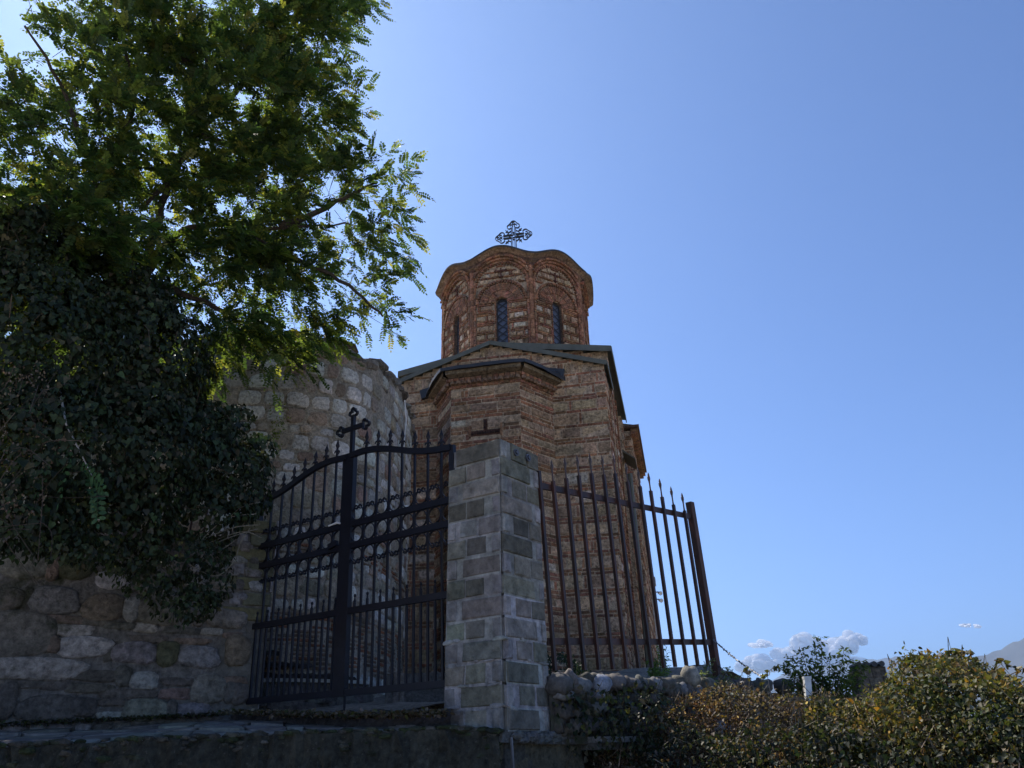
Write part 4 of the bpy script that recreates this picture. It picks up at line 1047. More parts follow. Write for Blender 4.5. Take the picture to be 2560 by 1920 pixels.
while z < 5.62:
    h = rq.choice([.13, .17, .22, .26, .28]); s = 2.2 + rq.uniform(0, .3)
    style = rq.random()
    while s < CLEN - .1:
        if style < (.18 if z < 4 else .06):                                        # course of thin brick and tufa
            w = rq.uniform(.15, .32)
            for q in range(int(h / .055)): 
                if rq.random() < .75: unit(mb, RP, s, s + w * .94, z + q * .055, z + q * .055 + .04, .012, .008, jit(rq.choice([(.22, .10, .06), (.17, .12, .085), (.2, .15, .11)]), rq, .25), rq, .005)
            s += w
        else:
            w = rq.uniform(.14, .36) * (1.15 if h > .2 else .9); r = rq.random()
            if r < (.42 if z < 3.4 else .66): c, dp, sq = jit(LG, rq, .28, .04), .02, rq.uniform(4, 8)
            elif r < .80: c, dp, sq = jit((.27, .24, .185), rq, .35, .05), .018, rq.uniform(2.5, 5)
            elif r < .93: c, dp, sq = jit((.27, .20, .155), rq, .2), .02, 4
            else: s += w * .6; continue
            puff(mb, RP, s + w / 2, z + h / 2 + rq.uniform(-.02, .02), w * .88, h * .84, dp, rq, c, sq, 14, rq.uniform(-.07, .07))
            if rq.random() < .3: unit(mb, RP, s, s + w * .8, z - .02, z + .005, .012, .004, jit((.2, .17, .13), rq), rq)
            s += w
    z += h
tag(mb.build('stones', M_RUIN, rw, smooth=True))
mb = MB(); s = 2.0
while s < CLEN - .1:
    w = rq.uniform(.16, .42); zt = rtop(s)
    t_ = N(RP(s + w, 0) - RP(s, 0)); n_ = np.array([t_[1], -t_[0], 0])
    boulder(mb, RP(s + w / 2, zt + rq.uniform(-.03, .05), -.12), t_ * w * .55, n_ * .2, Z * rq.uniform(.05, .12), rq, jit((.17, .16, .145), rq, .2), 10, 6, .1); s += w * .9
tag(mb.build('coping', M_RUIN, rw, smooth=False))
mb = MB(); p0 = onplane(860, 865, RP(9, 0), np.array([0, 1., 0]))
mb.box(p0 + Z * .05 + np.array([0, .1, 0]), np.array([.2, 0, -.05]), np.array([0, .15, 0]), Z * .015, (.07, .06, .05)); tag(mb.build('slate', M_RUIN, rw))
# cable and security camera
e0 = at(1020, 1000, 12.5); mb = MB()
mb.tube([RP(CLEN - 2.2, 5.7, .06), RP(CLEN - 2.2, 5.3, .10), RP(CLEN - 2.25, 4.6, .08), RP(CLEN - 2.25, 3.9, .10), RP(CLEN - 2.25, 3.35, .08)], .012, 5, (.3,) * 3)
tag(mb.build('cable', M_WHITE, loc=RP(CLEN - 2.2, 3.3)), 'thin grey cable hanging down the edge of the curved stone wall', 'cable')
cam_p = at(1033, 1268, 11.6); sc_ = thing('security_camera', cam_p, 'small white bullet security camera on the wall edge seen through the gate', 'camera')
mb = MB(); mb.tube([cam_p + np.array([.0, .16, .02]), cam_p], [.045, .045], 12, (.6,) * 3); mb.bar(cam_p + np.array([-.02, .1, 0]), cam_p + np.array([-.13, .22, .02]), .03, .03, Z, (.6,) * 3); mb.box(cam_p + np.array([-.13, .2, .02]), (.03, 0, 0), (0, .02, 0), (0, 0, .07), (.6,) * 3); mb.build('housing', M_WHITE, sc_)
mb = MB(); mb.tube([cam_p, cam_p + np.array([0, -.012, 0])], .036, 12, (.02,) * 3); mb.build('lens', M_LEADD, sc_)

# stone bench, stacked tiles, grooved block
bn = thing('stone_bench', RP(7.2, .5, .5), 'low stone bench with a flat slab top along the foot of the curved wall', 'bench')
s_a = float(cl[np.argmin(np.abs(CSA[:, 0] + 4.3))]); s_b = float(cl[np.argmin(np.hypot(CSA[:, 0] + 2.35, CSA[:, 1] - 10.8))])
mb = MB()
for i in range(16):
    sa_ = s_a + (s_b - s_a) * i / 16; sb_ = s_a + (s_b - s_a) * (i + 1) / 16
    mb.add([RP(sa_, .3, .52), RP(sb_, .3, .52), RP(sb_, .86, .5), RP(sa_, .86, .5), RP(sa_, .86, 0), RP(sb_, .86, 0)], [(0, 1, 2, 3), (3, 2, 5, 4)], jit((.13, .125, .115), rq, .2))
for i in range(22):
    sa_ = s_a + (s_b - s_a) * (i + .5) / 22; puff(mb, lambda x, z, o: RP(x, z, .52 + o), sa_, rq.uniform(.55, .72), rq.uniform(.15, .3), rq.uniform(.12, .25), .03, rq, jit((.14, .13, .12), rq, .25), 3)
mb.build('base', M_RUIN, bn)
mb = MB()
for i in range(7):
    sa_ = s_a + (s_b - s_a) * i / 7 + .01; sb_ = s_a + (s_b - s_a) * (i + 1) / 7 - .01
    for (za, zb) in ((.86, .90),):
        A_ = [RP(sa_, za, .57), RP(sb_, za, .57), RP(sb_, za, .02), RP(sa_, za, .02)]
        mb.add(A_ + [p + Z * .04 for p in A_], [(4, 5, 6, 7), (0, 1, 5, 4), (1, 2, 6, 5), (3, 0, 4, 7), (0, 1, 2, 3)], jit((.32, .31, .28), rq, .1))
mb.build('slab', M_FLAG, bn)
ts = thing('tile_stack', RP(s_a + .8, .9, .3), 'dark weathered roof tiles stacked on the stone bench behind the gate', 'roof tiles')
mb = MB(); Ls = s_b - s_a
for row in range(5):
    for i in range(34):
        f = i / 34; hmax = 1.45 - .95 * f
        z = .92 + row * .13
        if z > .9 + .55 * max(0, (1 - f * 1.25)) + .1: continue
        s = s_a + .25 + (Ls - .3) * f
        t_ = N(RP(s + .05, 0) - RP(s, 0)); n_ = np.array([t_[1], -t_[0], 0]); r = .05; zz = z + rq.uniform(-.015, .02); L0 = .12 + rq.uniform(0, .1)
        pts = []
        for k in range(6):
            q = math.pi * k / 5; pts += [RP(s, zz, L0 + .18) + t_ * r * math.cos(q) + Z * r * 1.1 * math.sin(q), RP(s, zz, L0 - .12) + t_ * r * math.cos(q) + Z * (r * math.sin(q) + .02)]
        mb.add(pts, [(2 * k, 2 * k + 2, 2 * k + 3, 2 * k + 1) for k in range(5)] + [(0, 2, 4, 6, 8, 10)], jit((.035, .03, .03), rq, .4))
tag(mb.build('tiles', M_RUIN, ts))
gb = at(1035, 1760, 9.6); mb = MB()
for k in range(9):
    q = -.34 + k * .08; r_ = .045; cpt_ = gb + np.array([q * .95, .25 - .5 * (q * q), 0])
    mb.tube([cpt_ - Z * .05, cpt_ + Z * (.36 + rq.uniform(-.02, .02))], [r_ * 1.1, r_], 7, jit((.20, .19, .18), rq, .2))
mb.box(gb + np.array([0, .3, .15]), (.36, -.05, 0), (0, .12, 0), (0, 0, .2), (.14,) * 3)
tag(mb.build('grooved_stone', M_RUIN, loc=gb), 'weathered grey stone block with vertical grooves lying by the bench end', 'stone')

# ------------------------------------------------------------------ vegetation
NR = np.random.default_rng
def blob(px, py, rx, ry, D, rd=None):
    c = at(px, py, D); k = np.linalg.norm(c) / F
    return (c, rx * k, ry * k, (rd if rd is not None else (rx + ry) / 2 * k * .8))
def rdir(r, n): return N(r.normal(size=(n, 3)))
def inblob(b, n, r, lo=0.0):
    c, rx, ry, rd = b; d = rdir(r, n); rad = (lo ** 3 + (1 - lo ** 3) * r.random(n)) ** (1 / 3)
    hd = N(np.array([c[0], c[1], 0])); sx = np.array([hd[1], -hd[0], 0])
    loc = (d * rad[:, None])
    return c + loc[:, :1] * sx * rx + loc[:, 1:2] * hd * rd + loc[:, 2:3] * Z * ry, d[:, :1] * sx + d[:, 1:2] * hd + d[:, 2:3] * Z
def palette(r, n, cols, wts, jitv=.25):
    cols = np.array(cols); i = r.choice(len(cols), n, p=np.array(wts) / sum(wts)); return np.clip(cols[i] * (1 + r.uniform(-jitv, jitv, (n, 1))) * (1 + r.uniform(-.08, .08, (n, 3))), .003, 1)

def pinnate(lf, base, d, L, r, col, pairs=7, ll=.043, lw=.025, droop=.18):
    n = len(base); d = N(d)
    upv = N(Z + r.normal(0, .45, (n, 3))); side = N(np.cross(d, upv)); nr = np.cross(side, d)
    roll = r.normal(0, .35, n)
    for j in range(pairs + 1):
        t = (j + .9) / (pairs + .9)
        p = base + d * (L * t)[:, None] - Z * (droop * L * t * t)[:, None]
        dd = N(d - Z * (droop * 1.6 * t))
        sc = .75 + .5 * math.sin(math.pi * min(1, t * .9))
        for s_ in ((-1, 1) if j < pairs else (0,)):
            tip = dd if s_ == 0 else N(side * s_ + dd * .35 - Z * .15 + r.normal(0, .13, (n, 3)))
            nn = N(nr + side * s_ * .25 + r.normal(0, .22, (n, 3)))
            c = np.clip(col * (1 + r.uniform(-.15, .15, (n, 1))), 0, 1)
            lf.add(p, tip, nn, ll * sc * (1 + r.uniform(-.15, .15, n)), lw * sc, c, *OVAL)
    # rachis
    e = base + d * L[:, None] - Z * (droop * L)[:, None]
    K = len(base); mid = base + d * (L * .5)[:, None] - Z * (droop * .25 * L)[:, None]; w = side * .0015
    V = np.stack([base - w, base + w, mid + w, e, mid - w], 1).reshape(-1, 3)
    lf.V.append(V); lf.F.append(np.arange(K)[:, None] * 5 + np.array([0, 1, 2, 3, 4])[None] + lf.n); lf.C.append(np.full((K, 3), .07) * np.array([.9, 1, .4])); lf.n += K * 5
LOC_C = [(.042, .070, .027), (.058, .088, .028), (.10, .125, .032), (.026, .045, .020), (.15, .155, .04)]
def locust(lf, tw, blobs, r, hub, outw=.6):
    for (b, dens) in blobs:
        c, rx, ry, rd = b; A = math.pi * rx * ry
        ns = max(3, int(A * dens / 9.3)); nc = max(4, ns // 5); Pc, oc = inblob(b, nc, r, .1)
        ci = r.integers(0, nc, ns); P = Pc[ci] + r.normal(0, min(.12, rx * .42), (ns, 3)); o = oc[ci]
        od = N(N(P - hub) * outw + o * .8 + r.normal(0, .45, (ns, 3)) - Z * .1)
        for k in range(7):
            t = k / 6; SL = r.uniform(.25, .45, ns)
            base = P + od * (SL * t)[:, None] - Z * (.10 * t * t)
            sd_ = N(np.cross(od, Z + r.normal(0, .5, (ns, 3)))); sg = 1 if k % 2 else -1
            d = N(od * (.6 + t * .7) + sd_ * sg * (.9 - t * .6) + r.normal(0, .18, (ns, 3)) - Z * .15)
            pinnate(lf, base, d, r.uniform(.15, .25, ns), r, palette(r, ns, LOC_C, [3, 4, 3, 2, 1]))
        for i in range(ns):
            if i % 2 == 0: tw.tube([P[i] - od[i] * .25 + Z * .02, P[i], P[i] + od[i] * .3 - Z * .06], [.004, .003, .001], 3, (.035, .03, .022), cap=False)
def limb(mb, pts, r0, r1, rr, n=8):
    P = smooth([np.asarray(p, float) for p in pts], 6); m = len(P)
    P = [p + np.array([rr.uniform(-.02, .02) for _ in range(3)]) for p in P]
    mb.tube(P, [r0 + (r1 - r0) * i / (m - 1) for i in range(m)], n, (.06, .05, .04)); return P

r1 = NR(101); rt1 = random.Random(101)
base_t = at(330, 1500, 9.6); base_t[2] = .5
tree = thing('locust_tree', base_t, 'large green locust tree with feathery leaves rising above the ivy on the left', 'tree')
mb = MB()
hub = at(350, 700, 9.2)
trunk = limb(mb, [base_t, at(330, 1150, 9.5), at(345, 850, 9.3), hub], .17, .12, rt1)
arms = [[hub, at(390, 560, 9.1), at(430, 450, 9.0), at(490, 330, 8.8), at(520, 200, 8.6), at(500, 20, 8.4), at(480, -120, 8.2)],
        [at(430, 450, 9.0), at(350, 520, 9.0)], [hub, at(440, 590, 9.0), at(560, 555, 9.0), at(700, 570, 9.0), at(880, 560, 8.9)],
        [hub, at(250, 480, 8.8), at(170, 250, 8.4), at(60, 60, 8.0)], [at(490, 330, 8.8), at(620, 200, 8.8), at(780, 60, 8.8)], [hub, at(520, 760, 9.0), at(640, 830, 9.0)],
        [at(520, 200, 8.6), at(400, 90, 8.5), at(360, -20, 8.4)], [at(560, 555, 9.0), at(720, 640, 9.1), at(850, 700, 9.1), at(960, 790, 9.0)], [at(250, 480, 8.8), at(330, 250, 8.6), at(300, 60, 8.3)], [hub, at(150, 640, 8.6), at(20, 560, 8.3)],
        [at(700, 570, 9.0), at(840, 505, 8.9), at(930, 460, 8.9)], [at(490, 330, 8.8), at(640, 380, 8.9), at(760, 330, 8.9)]]
for A_ in arms: limb(mb, A_, .055, .012, rt1, 6)
tag(mb.build('trunk', M_BARK, tree))
lf = Leafer(); tw = MB()
TB = [((150, 120, 190, 130, 8.0), 75), ((60, 330, 130, 130, 8.0), 150), ((330, 90, 160, 130, 8.3), 230), ((520, 80, 170, 140, 8.4), 430), ((700, 60, 150, 130, 8.6), 420), ((815, 60, 75, 80, 8.7), 330), ((840, -20, 60, 50, 8.7), 330),
      ((180, 330, 170, 120, 8.3), 300), ((370, 300, 170, 170, 8.6), 450), ((560, 290, 180, 160, 8.7), 480), ((730, 240, 110, 120, 8.8), 400), ((810, 200, 60, 60, 8.8), 280), ((730, 400, 110, 90, 8.9), 330),
      ((430, 520, 200, 150, 8.9), 480), ((620, 520, 150, 130, 9.0), 420), ((760, 520, 110, 80, 9.0), 360), ((855, 505, 85, 70, 8.9), 360), ((950, 450, 52, 42, 8.9), 420), ((968, 530, 36, 48, 8.9), 330), ((935, 590, 60, 60, 8.9), 300),
      ((170, 560, 190, 130, 8.4), 430), ((250, 700, 180, 110, 8.7), 380), ((640, 690, 140, 90, 9.1), 420), ((560, 640, 120, 90, 9.0), 350), ((790, 640, 90, 60, 9.1), 190), ((700, 780, 105, 80, 9.1), 400), ((580, 830, 120, 80, 9.1), 420), ((690, 870, 70, 45, 9.1), 300), ((60, 560, 150, 110, 8.2), 480), ((120, 650, 150, 90, 8.3), 480), ((-170, 720, 170, 220, 9.4), 300), ((-180, 300, 170, 200, 9.0), 200), ((-150, 960, 200, 190, 10.2), 420), ((40, 940, 170, 160, 10.8), 420), ((-140, 800, 150, 160, 10.8), 420), ((480, 800, 110, 90, 9.0), 350), ((800, 800, 50, 45, 9.1), 210),  # left off-frame clumps and one behind the ivy added to shade the path
      ((860, 690, 60, 50, 9.1), 120), ((915, 735, 50, 45, 9.0), 330), ((960, 775, 40, 32, 9.0), 420), ((870, 610, 60, 50, 9.0), 260), ((560, 900, 70, 30, 9.1), 240)]
locust(lf, tw, [(blob(*b), d) for b, d in TB], r1, hub)
tag(lf.build('crown', M_LEAF, tree)); tag(tw.build('twigs', M_BARK, tree))

# hanging young shoot of locust in front of the ivy
sh = thing('locust_shoot', at(150, 1000, 7.6), 'light green drooping locust shoot with long paired leaflets in front of the ivy', 'shoot')
lf = Leafer(); rs_ = NR(5)
starts = [(160, 1075, -0.15, -1, .52), (180, 1090, .1, -1, .55), (125, 1085, -.35, -1, .38), (215, 1170, .5, -.9, .42), (240, 1190, .35, -1, .40), (200, 1160, .75, -.5, .36), (110, 1110, -.5, -.9, .25)]
bs = np.array([at(x, y, 7.35) for x, y, *_ in starts]); ds = np.array([rt * a_ + Z * b_ - fw * .1 for *_, a_, b_, L in starts])
pinnate(lf, bs, ds, np.array([q[4] for q in starts]), rs_, np.tile([[.045, .10, .045]], (len(bs), 1)), 9, .066, .033, .15)
lf.build('leaves', M_IVY, sh); mb = MB(); mb.tube([at(150, 980, 7.7), at(165, 1060, 7.4), at(190, 1110, 7.35), at(230, 1190, 7.35)], [.012, .009, .007, .004], 5); mb.build('stem', M_BARK, sh)

def ivy(name, label, cat, blobs, r, cols, wts, size=(.05, .085), dens=1000, mat=None, group=None, shp=HEART, twig=True, loc=None, gloss=None, outb=.35, curl=.4, down=.8, wr=(.7, 1.05), region=.5, stem=(5, (.07, .055, .04))):
    lf = Leafer(); t = thing(name, loc if loc is not None else blobs[0][0], label, cat, group); mb = MB(); rr = random.Random(3)
    for b in blobs:
        c, rx, ry, rd = b; A = 4 * math.pi * ((rx * ry) ** 1.6 / 3 + (rx * rd) ** 1.6 / 3 + (ry * rd) ** 1.6 / 3) ** (1 / 1.6)
        n = int(A * dens * .55); P, o = inblob(b, n, r, .72)
        front = (o @ N(c * np.array([1, 1, 0]))) < .45; P, o = P[front], o[front]; n = len(P)
        lum = np.sin(P[:, 0] * 7.1 + P[:, 2] * 5.3) * np.sin(P[:, 2] * 8.7 - P[:, 1] * 6.1) + .6 * np.sin(P[:, 0] * 17 + 1.3) * np.sin(P[:, 2] * 15 + P[:, 1] * 9)
        P = P + o * (np.abs(r.normal(0, .03, n)) + .055 * lum * min(1, rd / .35))[:, None]
        keep = (lum > -1.05) | (r.random(n) < .35); P, o, lum = P[keep], o[keep], lum[keep]; n = len(P)
        tip = N(-Z * down + o * .35 + r.normal(0, curl, (n, 3))); nn = N(o + Z * .3 + r.normal(0, outb, (n, 3)))
        L = size[0] + (size[1] - size[0]) * r.random(n) ** 1.6
        cut = r.random(n) < .3
        g_ = np.sin(P[:, 0] * 3.1 + P[:, 2] * 4.3 + 1) * np.sin(P[:, 1] * 2.7 - P[:, 2] * 3.9) + .5 * np.sin(P[:, 0] * 9 + P[:, 2] * 11); g_ = np.clip(g_, -1, 1)[:, None] * region
        tint_ = 1 + g_ * np.array([.32, .18, .05])
        for msk, sp_ in ((~cut, shp), (cut, FOLD if shp is HEART else shp)): lf.add(P[msk], tip[msk], nn[msk], L[msk], (L * r.uniform(wr[0], wr[1], n))[msk], palette(r, int(msk.sum()), cols, wts, .35) * tint_[msk], *sp_)
        if twig:
            for _ in range(int(A * stem[0])):
                q, oo = inblob(b, 1, r, .95); q = q[0]; oo = oo[0]
                if oo @ N(c * np.array([1, 1, 0])) > .2: continue
                dv = N(r.normal(0, 1, 3) - oo * (r.normal(0, 1, 3) @ oo) + oo * .1); l = r.uniform(.1, .45)
                mb.tube([q, q + dv * l * .5 + oo * .04, q + dv * l * (1 if dv[2] < .3 else .45) - Z * .25 * l], [.004, .003, .0015], 3, jit(stem[1], rr, .4), cap=False)
    lf.build('leaves', mat or M_IVY, t)
    if mb.v: mb.build('stems', M_BARK, t)
    return t
IVC = [(.027, .040, .019), (.039, .054, .025), (.018, .025, .013), (.065, .062, .036), (.045, .068, .025)]
ivy('ivy', 'dense dark green ivy mass covering the top of the retaining wall on the left', 'ivy', [blob(*q) for q in
    [(40, 860, 230, 190, 8.0, .7), (300, 900, 200, 190, 8.4, .7), (90, 1130, 200, 170, 7.8, .6), (300, 1130, 190, 170, 8.1, .6), (460, 1120, 140, 120, 8.5, .5), (570, 1185, 85, 75, 8.7, .4),
     (520, 1090, 60, 50, 8.7, .3), (380, 1000, 120, 85, 8.6, .5), (500, 1260, 130, 75, 8.5, .35), (250, 1290, 160, 80, 8.0, .35), (40, 1290, 130, 80, 7.6, .3), (620, 1240, 55, 60, 8.8, .3), (220, 740, 190, 110, 8.5, .5), (60, 680, 120, 100, 8.2, .5), (20, 580, 110, 80, 8.1, .4), (330, 800, 100, 90, 8.6, .4), (640, 1120, 40, 30, 8.8, .2), (600, 1040, 30, 22, 8.7, .2)]], NR(7), IVC, [4, 3, 3, 1, 1], size=(.035, .08), dens=1300, outb=.28, curl=.3)
ivy('ivy', 'small leaved ivy trailing down the face of the rubble wall', 'ivy', [blob(*q) for q in
    [(180, 1368, 90, 26, 7.55, .14), (300, 1385, 110, 36, 7.9, .14), (390, 1440, 70, 48, 8.1, .14), (450, 1500, 62, 44, 8.25, .12), (495, 1512, 50, 30, 8.4, .12), (530, 1430, 46, 80, 8.55, .16), (420, 1390, 120, 50, 8.2, .15)]], NR(8), IVC, [4, 3, 3, 1, 1], size=(.035, .06), dens=1500)
bt = thing('bramble', at(560, 1330, 8.5), 'pale arching bare stems sprouting from the ivy towards the gate', 'plant')
mb = MB(); rr = random.Random(2)
for (a, b, c, d) in [((470, 1385), (560, 1300), (640, 1285), 8.4), ((480, 1360), (580, 1320), (650, 1312), 8.35), ((470, 1390), (570, 1345), (645, 1322), 8.4), ((490, 1370), (600, 1330), (655, 1345), 8.45), ((500, 1340), (520, 1390), (590, 1350), 8.3), ((470, 1410), (540, 1440), (590, 1400), 8.35), ((590, 1400), (600, 1360), (625, 1320), 8.35), ((560, 1310), (600, 1270), (650, 1255), 8.4)]:
    P_ = smooth([at(*a, d), at(*b, d - .05), at(*c, d - .1)], 6); mb.tube(P_, [.004] * (len(P_) - 1) + [.0015], 4, jit((.22, .21, .17), rr, .3))
    for p in P_[2:]: mb.tube([p, p + np.array([rr.uniform(-.02, .02), 0, rr.uniform(-.02, .02)])], [.003, .001], 3, (.2, .2, .15))
mb.build('stems', M_BARK, bt)
dv_ = thing('dead_vine', at(40, 1100, 7.4), 'tangle of dry brown vine stems over the ivy at the left edge', 'vine')
mb = MB(); r9 = NR(4)
for i in range(45):
    p = at(r9.uniform(-60, 110), r9.uniform(920, 1330), 7.25 + r9.uniform(-.1, .15)); d_ = N(r9.normal(0, 1, 3) * np.array([1, .3, 1.4])); l = r9.uniform(.2, .6)
    mb.tube(smooth([p, p + d_ * l * .4 + r9.normal(0, .05, 3), p + d_ * l + r9.normal(0, .09, 3)], 4), .0028, 4, jit((.075, .06, .05), rr, .4), cap=False)
mb.build('stems', M_BARK, dv_)
lf = Leafer(); n = 900; P_ = np.array([at(r9.uniform(-80, 120), r9.uniform(900, 1300), 7.3 + r9.uniform(-.1, .25)) for _ in range(n)])
lf.add(P_, r9.normal(0, .5, (n, 3)) - Z, r9.normal(0, .6, (n, 3)) - fw, r9.uniform(.015, .035, n), r9.uniform(.012, .02, n), palette(r9, n, [(.12, .09, .07), (.16, .13, .10)], [1, 1]), *OVAL); lf.build('dry_leaves', M_DRY, dv_)
ir = thing('iron_railing', WP(-1.3, 2.1, 0), 'plain dark iron railing bars half swallowed by ivy on top of the retaining wall', 'fence')
m = MB(); m.bar(WP(-2.6, 2.95, -.05), WP(-.3, 2.95, -.05), .03, .04, wnv); m.build('rail', M_FENCE, ir)
for i in range(15):
    m = MB(); s = -2.5 + i * .15; m.bar(WP(s, 1.95, -.05), WP(s, 3.2, -.05), .022, .022, wnv); m.build('bar', M_FENCE, ir)

# locust flower and seed tufts are left to the crown; small weeds on the curved wall
lf = Leafer(); r6 = NR(66); wd_ = thing('wall_weed', at(700, 1040, 10.0), 'small sunlit weed tufts rooted in the joints of the curved wall', 'weed')
for (x, y, s_) in [(695, 1010, 26), (700, 1050, 22), (690, 1085, 14), (690, 1120, 14)]:
    n = 60; c = at(x, y, 9.95); k = s_ / F * 10; P_ = c + r6.normal(0, k * .5, (n, 3)) * np.array([1, .5, 1]); lf.add(P_, r6.normal(0, .6, (n, 3)) - Z * .4, r6.normal(0, 1, (n, 3)), r6.uniform(.02, .045, n), .018, palette(r6, n, [(.06, .09, .02), (.10, .11, .03)], [1, 1]), *OVAL)
lf.build('leaves', M_LEAF, wd_)

# creepers over the wall on the right
DRY = [(.11, .075, .053), (.18, .13, .09), (.08, .078, .038), (.07, .048, .035), (.16, .125, .035), (.27, .21, .155), (.42, .36, .28)]
AUT = [(.09, .095, .025), (.14, .13, .035), (.065, .08, .03), (.13, .095, .045), (.26, .22, .14), (.05, .065, .025), (.20, .12, .025), (.36, .32, .24), (.03, .04, .018)]
GRN = [(.022, .034, .017), (.034, .046, .021), (.045, .042, .025), (.075, .065, .04)]  # tones lowered to put the shade below the mound into the leaves
ivy('dry_creeper', 'dry brown creeper draped over the cobble wall beside the fence post', 'creeper', [blob(*q) for q in
    [(1660, 1886, 100, 90, 8.4, 0.35), (1760, 1841, 110, 88, 8.5, 0.4), (1860, 1826, 110, 82, 8.5, 0.4), (1960, 1836, 110, 85, 8.4, 0.45), (2060, 1846, 100, 85, 8.3, 0.45), (1600, 1946, 110, 70, 8.2, 0.35), (1560, 1906, 60, 40, 8.2, 0.2), (1715, 1801, 60, 45, 8.7, 0.25), (1540, 1986, 90, 60, 8, 0.3), (1880, 1761, 70, 28, 8.6, 0.2), (1800, 1748, 50, 24, 8.7, 0.2)]], NR(31), DRY, [4, 3, 2, 3, 1, 1.3, .5], size=(.018, .045), dens=3400, mat=M_DRY, shp=FOLD, curl=1.0, outb=1.0, down=.4, wr=(.35, .85), region=1.0, stem=(26, (.24, .20, .155)))
ivy('autumn_creeper', 'big mound of yellow green autumn creeper swelling up at the right edge', 'creeper', [blob(*q) for q in
    [(2385, 1812, 138, 142, 7.2, 0.7), (2275, 1840, 115, 95, 7.5, 0.6), (2480, 1845, 140, 125, 6.9, 0.6), (2160, 1862, 120, 84, 7.8, 0.6), (2590, 1870, 120, 125, 6.6, 0.6), (2390, 1710, 70, 50, 7.3, 0.3), (2345, 1745, 55, 45, 7.4, 0.3), (2090, 1831, 70, 60, 8.1, 0.35), (2730, 1880, 140, 120, 6.5, 0.6), (2870, 1910, 150, 120, 6.4, 0.6)]], NR(32), AUT, [3, 3, 3, 2, 1.5, 3, 1, .4, 3], size=(.018, .046), dens=3900, mat=M_DRY, curl=.8, outb=.9, down=.4, wr=(.45, .95), region=1.0, stem=(12, (.20, .16, .10)))
ivy('shade_toned_creeper', 'green creeper leaves toned dark for shade, hanging along the bottom right below the mound', 'creeper', [blob(*q) for q in
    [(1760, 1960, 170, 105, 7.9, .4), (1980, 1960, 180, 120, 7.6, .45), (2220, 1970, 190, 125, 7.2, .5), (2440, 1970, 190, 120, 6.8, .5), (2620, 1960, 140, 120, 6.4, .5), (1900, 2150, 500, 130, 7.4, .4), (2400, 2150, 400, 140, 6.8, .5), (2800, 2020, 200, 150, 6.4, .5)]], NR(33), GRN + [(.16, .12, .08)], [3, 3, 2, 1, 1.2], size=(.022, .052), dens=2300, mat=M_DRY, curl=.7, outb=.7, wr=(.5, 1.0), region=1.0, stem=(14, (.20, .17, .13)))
ivy('ivy', 'scattered ivy leaves over the cobbles just right of the pillar', 'ivy', [blob(*q) for q in
    [(1420, 1770, 50, 34, 7.5, .10), (1500, 1790, 60, 50, 7.6, .12), (1580, 1790, 60, 60, 7.9, .16), (1640, 1800, 60, 60, 8.1, .2), (1460, 1740, 60, 14, 7.55, .08), (1600, 1740, 50, 26, 8.1, .12), (1550, 1830, 70, 50, 7.9, .2), (1480, 1830, 60, 40, 7.6, .14)]], NR(34), GRN + [(.09, .10, .03)], [3, 3, 2, 2, 1], size=(.03, .06), dens=620, mat=M_IVY, curl=.7, outb=.7)
# loose shoots on the skyline of the mound
lf = Leafer(); mb = MB(); lt = thing('creeper_tendril', at(2280, 1660, 7.4), 'loose leafy creeper tendrils reaching left from the top of the mound', 'creeper'); r7 = NR(71)
for (a, b, c) in [((2320, 1680), (2280, 1645), (2262, 1660)), ((2300, 1690), (2270, 1665), (2250, 1695)), ((2350, 1650), (2310, 1640), (2290, 1650)), ((2400, 1650), (2380, 1628), (2370, 1635)), ((2440, 1660), (2420, 1630), (2400, 1632)), ((2480, 1680), (2500, 1650), (2520, 1665)), ((2540, 1700), (2550, 1670), (2580, 1680)), ((2250, 1710), (2230, 1695), (2222, 1705)), ((1900, 1710), (1920, 1680), (1942, 1665)), ((1870, 1700), (1868, 1680), (1866, 1672))]:
    P_ = smooth([at(*a, 7.3 if a[0] > 2000 else 8.6), at(*b, 7.3 if a[0] > 2000 else 8.6), at(*c, 7.3 if a[0] > 2000 else 8.6)], 6); mb.tube(P_, .0025, 4, (.08, .06, .04))
    Q = np.array(P_); n = len(Q); lf.add(Q, r7.normal(0, .7, (n, 3)) - Z * .2, r7.normal(0, 1, (n, 3)), r7.uniform(.04, .06, n), .04, palette(r7, n, AUT, [3, 3, 3, 2, 2, 3, 1, .2, 1]), *HEART)
lf.build('leaves', M_DRY, lt); mb.build('stems', M_BARK, lt)

